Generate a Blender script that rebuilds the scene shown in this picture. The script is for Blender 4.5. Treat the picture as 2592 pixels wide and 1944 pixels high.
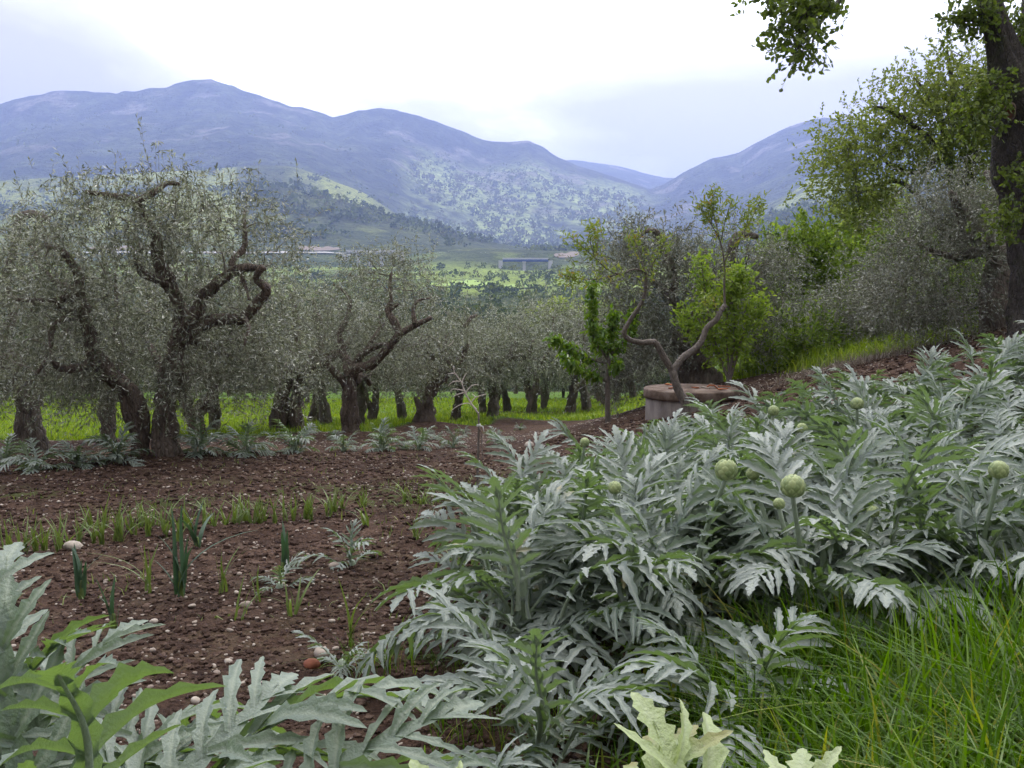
import bpy, math
import numpy as np
from mathutils import Matrix, Vector, Euler

for o in list(bpy.data.objects):
    bpy.data.objects.remove(o)
scene = bpy.context.scene
COL = scene.collection
R = math.radians

# ------------------------------------------------------------------ camera
W0, H0, FPX = 2592.0, 1944.0, 2376.0
CAMZ = 1.65
PITCH = math.atan(232.0 / FPX)
cam_d = bpy.data.cameras.new('camera')
cam_d.sensor_width = 36.0
cam_d.lens = 36.0 * FPX / W0
cam_d.clip_start = 0.05
cam_d.clip_end = 60000
cam = bpy.data.objects.new('camera', cam_d)
cam.location = (0, 0, CAMZ)
cam.rotation_euler = (R(90) - PITCH, 0, 0)
COL.objects.link(cam)
scene.camera = cam

# ------------------------------------------------------------------ world, sun, exposure
SUN_EL, SUN_AZ = R(54), R(14)          # azimuth measured from +Y towards +X
SUNV = Vector((math.sin(SUN_AZ) * math.cos(SUN_EL), math.cos(SUN_AZ) * math.cos(SUN_EL), math.sin(SUN_EL)))
world = bpy.data.worlds.new('World')
scene.world = world
world.use_nodes = True
nt = world.node_tree
nt.nodes.clear()
def N(tree, t, **kw):
    n = tree.nodes.new(t)
    for k, v in kw.items():
        setattr(n, k, v)
    return n
def LK(tree, a, b):
    tree.links.new(a, b)
def ramp(tree, stops, interp='LINEAR'):
    n = tree.nodes.new('ShaderNodeValToRGB')
    cr = n.color_ramp
    cr.interpolation = interp
    while len(cr.elements) < len(stops):
        cr.elements.new(0.5)
    for e, (p, c) in zip(cr.elements, stops):
        e.position = p
        e.color = tuple(c) + (1,) if len(c) == 3 else c
    return n
def math_n(tree, op, a, b=None, c=None):
    n = tree.nodes.new('ShaderNodeMath')
    n.operation = op
    for i, v in enumerate((a, b, c)):
        if v is None:
            continue
        if isinstance(v, (int, float)):
            n.inputs[i].default_value = v
        else:
            tree.links.new(v, n.inputs[i])
    return n.outputs[0]
out = N(nt, 'ShaderNodeOutputWorld')
sky = N(nt, 'ShaderNodeTexSky', sky_type='NISHITA')
sky.sun_disc = False
sky.sun_elevation = SUN_EL
sky.sun_rotation = SUN_AZ
sky.air_density = 1.0
sky.dust_density = 2.0
bg_sky = N(nt, 'ShaderNodeBackground')
bg_sky.inputs[1].default_value = 0.10
LK(nt, sky.outputs[0], bg_sky.inputs[0])
tc = N(nt, 'ShaderNodeTexCoord')
sep = N(nt, 'ShaderNodeSeparateXYZ')
LK(nt, tc.outputs['Generated'], sep.inputs[0])
zz = math_n(nt, 'MAXIMUM', math_n(nt, 'ADD', sep.outputs[2], 0.16), 0.06)
cx = math_n(nt, 'DIVIDE', sep.outputs[0], zz)
cy = math_n(nt, 'DIVIDE', sep.outputs[1], zz)
cmb = N(nt, 'ShaderNodeCombineXYZ')
LK(nt, cx, cmb.inputs[0]); LK(nt, cy, cmb.inputs[1])
cmap = N(nt, 'ShaderNodeMapping')
cmap.inputs['Location'].default_value = (6.2, 2.1, 0.0)
cmap.inputs['Scale'].default_value = (0.62, 0.46, 1)
LK(nt, cmb.outputs[0], cmap.inputs[0])
cn = N(nt, 'ShaderNodeTexNoise')
cn.inputs['Scale'].default_value = 1.0
cn.inputs['Detail'].default_value = 6
cn.inputs['Roughness'].default_value = 0.52
cn.inputs['Distortion'].default_value = 0.3
LK(nt, cmap.outputs[0], cn.inputs['Vector'])
cr = ramp(nt, [(0.39, (0.80, 0.77, 0.79)), (0.47, (1.12, 1.09, 1.11)), (0.55, (1.95, 1.95, 2.0)), (0.63, (2.7, 2.7, 2.66))])
LK(nt, cn.outputs[0], cr.inputs[0])
# thin cloud is brighter towards the hidden sun
sv = N(nt, 'ShaderNodeVectorMath', operation='DOT_PRODUCT')
sv.inputs[1].default_value = SUNV
LK(nt, tc.outputs['Generated'], sv.inputs[0])
mr = N(nt, 'ShaderNodeMapRange')
mr.inputs['From Min'].default_value = -0.4
mr.inputs['From Max'].default_value = 1.0
mr.inputs['To Min'].default_value = 0.16
mr.inputs['To Max'].default_value = 1.30
LK(nt, sv.outputs['Value'], mr.inputs[0])
bg_cl = N(nt, 'ShaderNodeBackground')
LK(nt, cr.outputs[0], bg_cl.inputs[0])
LK(nt, mr.outputs[0], bg_cl.inputs[1])
mixw = N(nt, 'ShaderNodeMixShader')
mixw.inputs[0].default_value = 0.93
LK(nt, bg_sky.outputs[0], mixw.inputs[1]); LK(nt, bg_cl.outputs[0], mixw.inputs[2])
LK(nt, mixw.outputs[0], out.inputs[0])

sun_d = bpy.data.lights.new('sun', 'SUN')
sun_d.energy = 1.5
sun_d.angle = R(10)
sun_d.color = (1.0, 0.95, 0.86)
sun = bpy.data.objects.new('sun', sun_d)
sun.rotation_euler = (-SUNV).to_track_quat('-Z', 'Y').to_euler()
sun.location = (0, 0, 30)
COL.objects.link(sun)
vs = scene.view_settings
vs.view_transform = 'Standard'
vs.look = 'None'
vs.exposure = 0.34
vs.gamma = 1.0
vs.use_curve_mapping = False
scene.render.engine = 'CYCLES'
cy_ = scene.cycles
cy_.max_bounces = 5
cy_.diffuse_bounces = 3
cy_.glossy_bounces = 2
cy_.transmission_bounces = 4
cy_.transparent_max_bounces = 6
cy_.volume_bounces = 1
cy_.caustics_reflective = False
cy_.caustics_refractive = False
cy_.use_adaptive_sampling = True
cy_.adaptive_threshold = 0.03
cy_.use_denoising = True

# ------------------------------------------------------------------ numpy noise
def _hash(ix, iy, seed):
    h = (ix * 374761393 + iy * 668265263 + seed * 974711) & 0xFFFFFFFF
    h = ((h ^ (h >> 13)) * 1274126177) & 0xFFFFFFFF
    return ((h ^ (h >> 16)) & 0xFFFF) / 65535.0
def vnoise(x, y, seed=0):
    x = np.asarray(x, float); y = np.asarray(y, float)
    ix = np.floor(x).astype(np.int64); iy = np.floor(y).astype(np.int64)
    fx = x - ix; fy = y - iy
    fx = fx * fx * (3 - 2 * fx); fy = fy * fy * (3 - 2 * fy)
    a = _hash(ix, iy, seed); b = _hash(ix + 1, iy, seed); c = _hash(ix, iy + 1, seed); d = _hash(ix + 1, iy + 1, seed)
    return (a * (1 - fx) + b * fx) * (1 - fy) + (c * (1 - fx) + d * fx) * fy
def fbm(x, y, octv=4, seed=0, gain=0.5):
    s = 0.0; a = 1.0; t = 0.0
    for i in range(octv):
        s = s + a * vnoise(np.asarray(x) * 2 ** i + 17.3 * i, np.asarray(y) * 2 ** i - 9.1 * i, seed + i)
        t += a; a *= gain
    return s / t
def sstep(a, b, x):
    t = np.clip((np.asarray(x, float) - a) / (b - a), 0, 1)
    return t * t * (3 - 2 * t)
def hermite(xk, yk, x):
    xk = np.array(xk, float); yk = np.array(yk, float)
    m = np.gradient(yk, xk)
    x = np.clip(np.asarray(x, float), xk[0], xk[-1])
    i = np.clip(np.searchsorted(xk, x) - 1, 0, len(xk) - 2)
    h = xk[i + 1] - xk[i]; t = (x - xk[i]) / h
    return ((2 * t ** 3 - 3 * t ** 2 + 1) * yk[i] + (t ** 3 - 2 * t ** 2 + t) * h * m[i]
            + (-2 * t ** 3 + 3 * t ** 2) * yk[i + 1] + (t ** 3 - t ** 2) * h * m[i + 1])

# ------------------------------------------------------------------ near ground
YK = [-40, 0, 7, 15, 25, 36, 50, 90, 130]
ZK = [0.2, 0, -0.46, -1.03, -2.14, -3.29, -4.47, -8.0, -12.0]
MOUNDS = []           # (x, y, radius, height) heaped soil round trunks
def ground(x, y):
    x = np.asarray(x, float); y = np.asarray(y, float)
    z = hermite(YK, ZK, y)
    xs = x - 0.17 * np.maximum(y - 19, 0) * (1 - sstep(.15, .30, x / np.maximum(y, 1)))
    z = z + 0.27 * 0.5 * (xs + np.sqrt(xs * xs + 0.6)) * sstep(2.5, 13, y)
    z = z + 0.10 * (fbm(x * 0.35, y * 0.35, 2, 5) - 0.5)
    for mx, my, mr_, mh in MOUNDS:
        z = z + mh * np.exp(-((x - mx) ** 2 + (y - my) ** 2) / mr_ ** 2)
    return z
BU = [-0.9, -.545, -.45, -.2, -.12, -.02, .05, .145, .2, .3, .45, .56, .9]
BY = [21, 21.5, 22, 24, 27.5, 33, 35, 25, 21.5, 18, 15.2, 14.2, 13.0]
def soil_edge(x, y):
    u = x / np.maximum(y, 0.5)
    return np.interp(u, BU, BY)
def grassy(x, y):
    """1 where the ground is grown over with grass, 0 on tilled soil."""
    n = (fbm(x * 0.8, y * 0.8, 3, 31) - 0.5)
    far = sstep(-0.6, 0.6, y - soil_edge(x, y) + n * 3.0)
    strip = sstep(0, 1, 1 - np.abs(y - 43 - 0.05 * x) / 1.6 + n) * (x < 4)
    far = far * (1 - 0.85 * strip)
    near = sstep(-0.25, 0.25, 4.35 + 0.12 * x - y + n * 0.6) * sstep(0.25, 0.9, x + n * 0.6 + (3.4 - y) * 0.5)
    back = sstep(0.4, -0.4, y - 1.4 + n)
    return np.maximum(np.maximum(far, near), back)

# pixel -> world rays (used only to lay the place out)
def ray(px, py):
    a = (px - W0 / 2) / FPX; b = (H0 / 2 - py) / FPX
    dy = math.cos(PITCH) + b * math.sin(PITCH); dz = -math.sin(PITCH) + b * math.cos(PITCH)
    return a / dy, dz / dy
def at(px, py, Y):
    u, s = ray(px, py)
    return np.array([u * Y, Y, CAMZ + s * Y])
def hit(px, py, y0=1.5):
    u, s = ray(px, py)
    Y = np.arange(y0, 110, 0.05)
    g = ground(u * Y, Y)
    k = np.argmax(CAMZ + s * Y <= g)
    return np.array([u * Y[k], Y[k], g[k]])
def gp(x, y):
    return np.array([x, y, float(ground(x, y))])

# ------------------------------------------------------------------ mesh building
class MB:
    def __init__(self):
        self.V = []; self.F = []; self.n = 0; self.M = []
        self.A = []
    def add(self, V, F, m=0, a=0.0):
        V = np.asarray(V, float).reshape(-1, 3)
        for f in (F if isinstance(F, (list, tuple)) else [F]):
            f = np.asarray(f, np.int64)
            self.F.append(f + self.n); self.M.append(np.full(len(f), m, np.int32))
        self.V.append(V); self.n += len(V)
        self.A.append(np.broadcast_to(np.asarray(a, float), (len(V),)))
    def mesh(self, name, mats, smooth=True, attr=None):
        me = bpy.data.meshes.new(name)
        V = np.concatenate(self.V)
        me.vertices.add(len(V)); me.vertices.foreach_set('co', V.astype(np.float32).ravel())
        loops = np.concatenate([f.ravel() for f in self.F])
        sizes = np.concatenate([np.full(len(f), f.shape[1]) for f in self.F])
        starts = np.concatenate([[0], np.cumsum(sizes)[:-1]])
        me.loops.add(len(loops)); me.loops.foreach_set('vertex_index', loops.astype(np.int32))
        me.polygons.add(len(sizes))
        me.polygons.foreach_set('loop_start', starts.astype(np.int32))
        me.polygons.foreach_set('material_index', np.concatenate(self.M).astype(np.int32))
        me.polygons.foreach_set('use_smooth', np.full(len(sizes), smooth))
        if attr:
            at_ = me.attributes.new(attr, 'FLOAT', 'POINT')
            at_.data.foreach_set('value', np.concatenate(self.A).astype(np.float32))
        me.update(calc_edges=True)
        me.validate()
        for m in (mats if isinstance(mats, (list, tuple)) else [mats]):
            me.materials.append(m)
        return me
    def build(self, name, mats, parent=None, smooth=True, attr=None):
        return link(name, self.mesh(name, mats, smooth, attr), parent)
def link(name, data, parent=None, mat=None):
    o = bpy.data.objects.new(name, data)
    COL.objects.link(o)
    if parent is not None:
        o.parent = parent
    if mat is not None:
        o.matrix_local = mat
    return o
def tag(o, label, cat, group=None, kind=None):
    if label: o['label'] = label
    if cat: o['category'] = cat
    if group: o['group'] = group
    if kind: o['kind'] = kind
    return o
def thing(name, loc, label, cat, group=None, rz=0.0, sc=1.0):
    o = bpy.data.objects.new(name, None)
    o.empty_display_size = 0.2
    o.location = tuple(float(v) for v in loc)
    o.rotation_euler = (0, 0, rz)
    o.scale = (sc, sc, sc)
    COL.objects.link(o)
    return tag(o, label, cat, group)
def copy_tree(o, parent=None):
    c = o.copy(); COL.objects.link(c); c.parent = parent
    if parent is not None:
        c.matrix_parent_inverse = o.matrix_parent_inverse.copy()
    for ch in o.children:
        copy_tree(ch, c)
    return c
def norm(v):
    v = np.asarray(v, float)
    return v / np.maximum(np.linalg.norm(v, axis=-1, keepdims=True), 1e-9)
def resample(pts, rad, step):
    """Catmull-Rom through the points, a point about every step."""
    P = np.asarray(pts, float); Rr = np.asarray(rad, float)
    if len(Rr) != len(P):
        Rr = np.interp(np.linspace(0, 1, len(P)), np.linspace(0, 1, len(Rr)), Rr)
    Q = np.vstack([2 * P[0] - P[1], P, 2 * P[-1] - P[-2]])
    op = []; orr = []
    for i in range(len(P) - 1):
        n = max(2, int(np.linalg.norm(P[i + 1] - P[i]) / step))
        t = np.linspace(0, 1, n, endpoint=False)[:, None]
        p0, p1, p2, p3 = Q[i], Q[i + 1], Q[i + 2], Q[i + 3]
        op.append(0.5 * ((2 * p1) + (-p0 + p2) * t + (2 * p0 - 5 * p1 + 4 * p2 - p3) * t ** 2 + (-p0 + 3 * p1 - 3 * p2 + p3) * t ** 3))
        orr.append(Rr[i] + (Rr[i + 1] - Rr[i]) * t[:, 0])
    op.append(P[-1:]); orr.append(Rr[-1:])
    return np.vstack(op), np.concatenate(orr)
def tube(mb, pts, rad, n=8, rough=0.0, seed=0, m=0, twist=0.0, ribs=0):
    P = np.asarray(pts, float); Rr = np.asarray(rad, float)
    T = norm(np.gradient(P, axis=0))
    up = np.array([0.3, 0.2, 1.0]) if abs(T[0][2]) < 0.9 else np.array([1.0, 0.1, 0])
    U = norm(np.cross(T[0], up)); rings = []
    for i in range(len(P)):
        U = norm(U - T[i] * np.dot(U, T[i]))
        B = np.cross(T[i], U)
        a = np.linspace(0, 2 * math.pi, n, endpoint=False) + twist * i
        r = np.full(n, Rr[i])
        if rough:
            ca = (a - twist * i) / (2 * math.pi) * 5
            r = r * (1 + rough * 2 * (vnoise(np.minimum(ca, 5 - ca) * 1.3 + seed * 3.1, np.full(n, i * 0.35 + seed), seed) - 0.5)
                     + rough * 1.2 * (vnoise(np.minimum(ca, 5 - ca) * 3.1, np.full(n, i * 0.8), seed + 5) - 0.5))
            if ribs:
                r = r * (1 + 0.5 * rough * np.cos(a * ribs + 1.5 * math.sin(i * 0.2)))
        rings.append(P[i] + (np.cos(a)[:, None] * U + np.sin(a)[:, None] * B) * r[:, None])
    V = np.vstack(rings + [P[-1:] + T[-1:] * Rr[-1] * 0.6])
    i, j = np.meshgrid(np.arange(len(P) - 1), np.arange(n), indexing='ij')
    i = i.ravel(); j = j.ravel(); k = (j + 1) % n
    F = np.stack([i * n + j, i * n + k, (i + 1) * n + k, (i + 1) * n + j], 1)
    L = (len(P) - 1) * n
    C = np.stack([L + np.arange(n), L + (np.arange(n) + 1) % n, np.full(n, len(P) * n)], 1)
    mb.add(V, [F, C], m)
def sticks(mb, A, B, ra, rb, m=0):
    """many thin three-sided sticks from A to B"""
    A = np.asarray(A, float); B = np.asarray(B, float)
    D = norm(B - A); ref = np.where(np.abs(D[:, 2:3]) < 0.9, np.array([[0, 0, 1.0]]), np.array([[1.0, 0, 0]]))
    U = norm(np.cross(D, ref)); Wv = np.cross(D, U)
    n = len(A); V = np.zeros((n, 6, 3))
    for k in range(3):
        a = 2 * math.pi * k / 3
        o = math.cos(a) * U + math.sin(a) * Wv
        V[:, k] = A + o * np.asarray(ra).reshape(-1, 1); V[:, 3 + k] = B + o * np.asarray(rb).reshape(-1, 1)
    b = np.arange(n)[:, None] * 6
    F = np.concatenate([b + np.array([[k, (k + 1) % 3, 3 + (k + 1) % 3, 3 + k]]) for k in range(3)])
    mb.add(V.reshape(-1, 3), F, m)
def leaf_cards(mb, P, D, L, Wd, rng, hexa=False, m=0, up=0.0, a=0.0):
    n = len(P); D = norm(D)
    rnd = rng.normal(size=(n, 3)); rnd[:, 2] += up
    S = norm(np.cross(D, rnd)); Nn = np.cross(S, D)
    L = np.broadcast_to(L, (n,))[:, None]; Wd = np.broadcast_to(Wd, (n,))[:, None]
    if hexa:
        V = np.stack([P, P + D * L * .32 + S * Wd * .46 + Nn * Wd * .16, P + D * L * .7 + S * Wd * .4 + Nn * Wd * .14, P + D * L,
                      P + D * L * .7 - S * Wd * .4 + Nn * Wd * .14, P + D * L * .32 - S * Wd * .46 + Nn * Wd * .16], 1)
        b = np.arange(n)[:, None] * 6
        F = np.concatenate([b + np.array([[0, 1, 2, 3]]), b + np.array([[0, 3, 4, 5]])])
        k = 6
    else:
        V = np.stack([P, P + D * L * .5 + S * Wd * .5, P + D * L, P + D * L * .5 - S * Wd * .5], 1)
        b = np.arange(n)[:, None] * 4
        F = b + np.array([[0, 1, 2, 3]]); k = 4
    mb.add(V.reshape(-1, 3), F, m, np.repeat(np.broadcast_to(a, (n,)), k))

# ------------------------------------------------------------------ materials
def new_mat(name):
    m = bpy.data.materials.new(name); m.use_nodes = True
    m.node_tree.nodes.clear()
    return m, m.node_tree
def finish(t, shader):
    o = N(t, 'ShaderNodeOutputMaterial'); LK(t, shader, o.inputs[0])
def noise_n(t, scale, detail=4, rough=0.55, vec=None, dist=0.0):
    n = N(t, 'ShaderNodeTexNoise')
    n.inputs['Scale'].default_value = scale; n.inputs['Detail'].default_value = detail
    n.inputs['Roughness'].default_value = rough; n.inputs['Distortion'].default_value = dist
    if vec is not None: LK(t, vec, n.inputs['Vector'])
    return n.outputs[0]
def mixc(t, fac, a, b, mode='MIX'):
    n = N(t, 'ShaderNodeMix', data_type='RGBA', blend_type=mode)
    if isinstance(fac, (int, float)): n.inputs[0].default_value = fac
    else: LK(t, fac, n.inputs[0])
    for i, v in ((6, a), (7, b)):
        if isinstance(v, (tuple, list)): n.inputs[i].default_value = tuple(v) + (1,) if len(v) == 3 else v
        else: LK(t, v, n.inputs[i])
    return n.outputs[2]
def bump(t, h, strength, dist):
    b = N(t, 'ShaderNodeBump'); b.inputs['Strength'].default_value = strength; b.inputs['Distance'].default_value = dist
    LK(t, h, b.inputs['Height'])
    return b.outputs[0]
def princ(t, col, rough=0.8, normal=None, spec=0.3):
    p = N(t, 'ShaderNodeBsdfPrincipled')
    if isinstance(col, (tuple, list)): p.inputs['Base Color'].default_value = tuple(col) + (1,)
    else: LK(t, col, p.inputs['Base Color'])
    p.inputs['Roughness'].default_value = rough
    p.inputs['Specular IOR Level'].default_value = spec
    if normal is not None: LK(t, normal, p.inputs['Normal'])
    return p.outputs[0]
def leaf_mat(name, stops, trans, tf, rough=0.55, spec=0.35, attr=None):
    """each leaf its own tint between the stops; light also comes through the blade"""
    m, t = new_mat(name)
    g = N(t, 'ShaderNodeNewGeometry')
    r = ramp(t, stops)
    LK(t, g.outputs['Random Per Island'], r.inputs[0])
    col = r.outputs[0]
    if attr:
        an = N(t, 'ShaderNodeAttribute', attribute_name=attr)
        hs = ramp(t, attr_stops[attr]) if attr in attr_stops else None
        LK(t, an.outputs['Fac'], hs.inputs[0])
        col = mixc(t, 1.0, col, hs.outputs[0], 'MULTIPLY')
    tr = N(t, 'ShaderNodeBsdfTranslucent')
    LK(t, mixc(t, 1.0, col, trans, 'MULTIPLY'), tr.inputs[0])
    mx = N(t, 'ShaderNodeMixShader'); mx.inputs[0].default_value = tf
    LK(t, princ(t, col, rough, None, spec), mx.inputs[1]); LK(t, tr.outputs[0], mx.inputs[2])
    finish(t, mx.outputs[0])
    return m
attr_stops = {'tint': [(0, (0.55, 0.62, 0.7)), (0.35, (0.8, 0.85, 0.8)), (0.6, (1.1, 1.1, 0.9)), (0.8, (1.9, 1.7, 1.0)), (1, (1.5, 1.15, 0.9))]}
def bark_mat(name, c1, c2, scale=6.0, depth=0.05, vscale=0.25, moss=None):
    m, t = new_mat(name)
    tcn = N(t, 'ShaderNodeTexCoord')
    mp = N(t, 'ShaderNodeMapping'); mp.inputs['Scale'].default_value = (1, 1, vscale)
    LK(t, tcn.outputs['Object'], mp.inputs[0])
    n1 = noise_n(t, scale * 2.2, 6, 0.65, mp.outputs[0], 0.6)
    n2 = noise_n(t, scale * 0.5, 3, 0.5, tcn.outputs['Object'])
    r = ramp(t, [(0.33, c1), (0.62, c2)]); LK(t, n1, r.inputs[0])
    col = mixc(t, 0.5, r.outputs[0], mixc(t, n2, [c * 0.6 for c in c1], [c * 1.25 for c in c2]))
    if moss:
        rm = ramp(t, [(0.52, (0, 0, 0)), (0.66, (1, 1, 1))]); LK(t, noise_n(t, scale * 0.35, 5, 0.6, tcn.outputs['Object']), rm.inputs[0])
        col = mixc(t, math_n(t, 'MULTIPLY', rm.outputs[0], 0.6), col, moss)
    vo = N(t, 'ShaderNodeTexVoronoi', feature='DISTANCE_TO_EDGE'); vo.inputs['Scale'].default_value = scale * 2.6; LK(t, mp.outputs[0], vo.inputs['Vector'])
    cr_ = ramp(t, [(0.0, (0, 0, 0)), (0.16, (1, 1, 1))]); LK(t, vo.outputs['Distance'], cr_.inputs[0])
    hh = math_n(t, 'ADD', n1, math_n(t, 'MULTIPLY', cr_.outputs[0], 0.5))
    finish(t, princ(t, col, 0.9, bump(t, hh, 1.0, depth), 0.15))
    return m

# soil and turf in one ground sheet, split by the growth mask
m_ground, t = new_mat('ground')
geo = N(t, 'ShaderNodeNewGeometry')
pos = geo.outputs['Position']
n_big = noise_n(t, 0.5, 3, 0.5, pos); n_mid = noise_n(t, 7, 5, 0.6, pos); n_fine = noise_n(t, 42, 5, 0.65, pos)
soil = ramp(t, [(0.30, (0.034, 0.0205, 0.0155)), (0.5, (0.076, 0.047, 0.036)), (0.68, (0.125, 0.084, 0.065))]); LK(t, n_mid, soil.inputs[0])
soil2 = ramp(t, [(0.36, (0.45, 0.42, 0.40)), (0.62, (1.15, 1.1, 1.05))]); LK(t, n_fine, soil2.inputs[0])
scol = mixc(t, 1.0, soil.outputs[0], soil2.outputs[0], 'MULTIPLY')
vor = N(t, 'ShaderNodeTexVoronoi'); vor.inputs['Scale'].default_value = 9.0; vor.inputs['Randomness'].default_value = 1.0
LK(t, pos, vor.inputs['Vector'])
peb = ramp(t, [(0.0, (1, 1, 1)), (0.10, (1, 1, 1)), (0.16, (0, 0, 0))]); LK(t, vor.outputs['Distance'], peb.inputs[0])
pc = N(t, 'ShaderNodeSeparateColor'); LK(t, vor.outputs['Color'], pc.inputs[0])
pm = math_n(t, 'MULTIPLY', peb.outputs[0], math_n(t, 'GREATER_THAN', pc.outputs[0], 0.55))
scol = mixc(t, math_n(t, 'MULTIPLY', pm, 0.8), scol, mixc(t, pc.outputs[1], (0.17, 0.12, 0.10), (0.34, 0.28, 0.24)))
wd = N(t, 'ShaderNodeAttribute', attribute_name='weedy')
scol = mixc(t, math_n(t, 'MULTIPLY', wd.outputs['Fac'], math_n(t, 'GREATER_THAN', n_mid, 0.5)), scol, (0.055, 0.075, 0.022))
dmp = ramp(t, [(0.35, (0.68, 0.66, 0.66)), (0.62, (1.12, 1.12, 1.1))]); LK(t, n_big, dmp.inputs[0])
scol = mixc(t, 1.0, scol, dmp.outputs[0], 'MULTIPLY')
turf = ramp(t, [(0.3, (0.030, 0.060, 0.012)), (0.5, (0.075, 0.14, 0.020)), (0.7, (0.14, 0.21, 0.035))]); LK(t, n_mid, turf.inputs[0])
ga = N(t, 'ShaderNodeAttribute', attribute_name='grassy')
gcol = mixc(t, ga.outputs['Fac'], scol, turf.outputs[0])
hgt = math_n(t, 'ADD', math_n(t, 'MULTIPLY', n_mid, 0.6), math_n(t, 'ADD', math_n(t, 'MULTIPLY', n_fine, 0.4), math_n(t, 'MULTIPLY', pm, 0.25)))
finish(t, princ(t, gcol, 0.95, bump(t, hgt, 1.0, 0.09), 0.1))

m_clod, t = new_mat('soil_clod')
gi = N(t, 'ShaderNodeNewGeometry')
rr = ramp(t, [(0, (0.030, 0.018, 0.0135)), (0.6, (0.070, 0.044, 0.034)), (1, (0.115, 0.078, 0.061))]); LK(t, gi.outputs['Random Per Island'], rr.inputs[0])
finish(t, princ(t, rr.outputs[0], 0.95, bump(t, noise_n(t, 55, 4, 0.6, gi.outputs['Position']), 0.8, 0.02), 0.1))
def stone_mat(name, a, b):
    m, t = new_mat(name)
    oi = N(t, 'ShaderNodeObjectInfo'); g = N(t, 'ShaderNodeNewGeometry')
    rnd = math_n(t, 'FRACT', math_n(t, 'ADD', oi.outputs['Random'], g.outputs['Random Per Island']))
    n = noise_n(t, 30, 5, 0.6, g.outputs['Position'])
    c = mixc(t, rnd, a, b)
    c = mixc(t, math_n(t, 'MULTIPLY', n, 0.6), c, [v * 0.45 for v in a])
    finish(t, princ(t, c, 0.85, bump(t, n, 0.5, 0.01), 0.2))
    return m
m_stone = stone_mat('pale_limestone', (0.22, 0.17, 0.14), (0.48, 0.42, 0.36))
m_redstone = stone_mat('red_stone', (0.22, 0.075, 0.045), (0.26, 0.10, 0.06))
m_olive = leaf_mat('olive_leaf', [(0, (0.085, 0.095, 0.062)), (0.4, (0.16, 0.175, 0.125)), (0.7, (0.28, 0.295, 0.24)), (1, (0.50, 0.51, 0.46))], (0.95, 1.0, 0.65), 0.32, 0.38, 0.6)
m_grey = leaf_mat('grey_leaf', [(0, (0.085, 0.092, 0.07)), (0.5, (0.16, 0.168, 0.138)), (1, (0.36, 0.365, 0.33))], (0.9, 1.0, 0.55), 0.22, 0.5, 0.4)
m_oakleaf = leaf_mat('oak_leaf', [(0, (0.07, 0.10, 0.024)), (0.5, (0.12, 0.165, 0.036)), (1, (0.18, 0.225, 0.055))], (1.15, 1.25, 0.45), 0.42, 0.55)
m_oakyoung = leaf_mat('young_oak_leaf', [(0, (0.12, 0.155, 0.04)), (0.5, (0.18, 0.225, 0.065)), (1, (0.26, 0.29, 0.10))], (1.2, 1.25, 0.5), 0.5, 0.55)
m_bright = leaf_mat('fresh_leaf', [(0, (0.12, 0.19, 0.03)), (0.5, (0.19, 0.275, 0.048)), (1, (0.28, 0.36, 0.08))], (1.2, 1.25, 0.45), 0.48, 0.55)
m_pale = leaf_mat('pale_fresh_leaf', [(0, (0.17, 0.23, 0.07)), (0.5, (0.27, 0.33, 0.12)), (1, (0.40, 0.45, 0.20))], (1.15, 1.2, 0.5), 0.45, 0.6)
m_cherry = leaf_mat('cherry_leaf', [(0, (0.07, 0.15, 0.018)), (0.5, (0.115, 0.21, 0.025)), (1, (0.18, 0.27, 0.04))], (1.3, 1.3, 0.35), 0.45, 0.4, 0.5)
m_almond = leaf_mat('almond_leaf', [(0, (0.13, 0.19, 0.04)), (0.6, (0.20, 0.27, 0.06)), (0.92, (0.27, 0.30, 0.08)), (1, (0.30, 0.19, 0.05))], (1.2, 1.2, 0.45), 0.42, 0.5)
m_bush = leaf_mat('shrub_leaf', [(0, (0.07, 0.12, 0.022)), (0.5, (0.13, 0.20, 0.038)), (1, (0.21, 0.28, 0.065))], (1.2, 1.25, 0.45), 0.48, 0.55)
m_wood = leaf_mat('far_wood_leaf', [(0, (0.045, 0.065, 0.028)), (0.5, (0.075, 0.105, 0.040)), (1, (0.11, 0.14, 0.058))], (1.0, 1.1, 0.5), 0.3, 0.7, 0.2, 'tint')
m_meadow = leaf_mat('meadow_grass', [(0, (0.115, 0.19, 0.016)), (0.6, (0.20, 0.29, 0.028)), (1, (0.31, 0.37, 0.055))], (1.2, 1.2, 0.4), 0.45, 0.5)
m_grass = leaf_mat('lush_grass', [(0, (0.036, 0.085, 0.003)), (0.5, (0.072, 0.15, 0.005)), (0.9, (0.125, 0.22, 0.010)), (1, (0.28, 0.25, 0.06))], (1.25, 1.3, 0.2), 0.45, 0.42, 0.3)
m_onion = leaf_mat('onion_leaf', [(0, (0.085, 0.13, 0.035)), (0.6, (0.13, 0.18, 0.05)), (1, (0.25, 0.28, 0.08))], (1.1, 1.15, 0.5), 0.35, 0.45)
m_leek = leaf_mat('leek_leaf', [(0, (0.045, 0.085, 0.055)), (1, (0.075, 0.125, 0.075))], (0.9, 1.2, 0.6), 0.25, 0.45)
m_dry = leaf_mat('dry_stem', [(0, (0.12, 0.10, 0.085)), (1, (0.28, 0.24, 0.20))], (1, 0.9, 0.7), 0.1, 0.8)
m_obark = bark_mat('olive_bark', (0.062, 0.048, 0.040), (0.23, 0.185, 0.155), 7, 0.05, 0.3)
m_obark2 = bark_mat('olive_bark_lichen', (0.068, 0.056, 0.048), (0.25, 0.21, 0.18), 7, 0.05, 0.3, (0.20, 0.21, 0.17))
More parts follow.
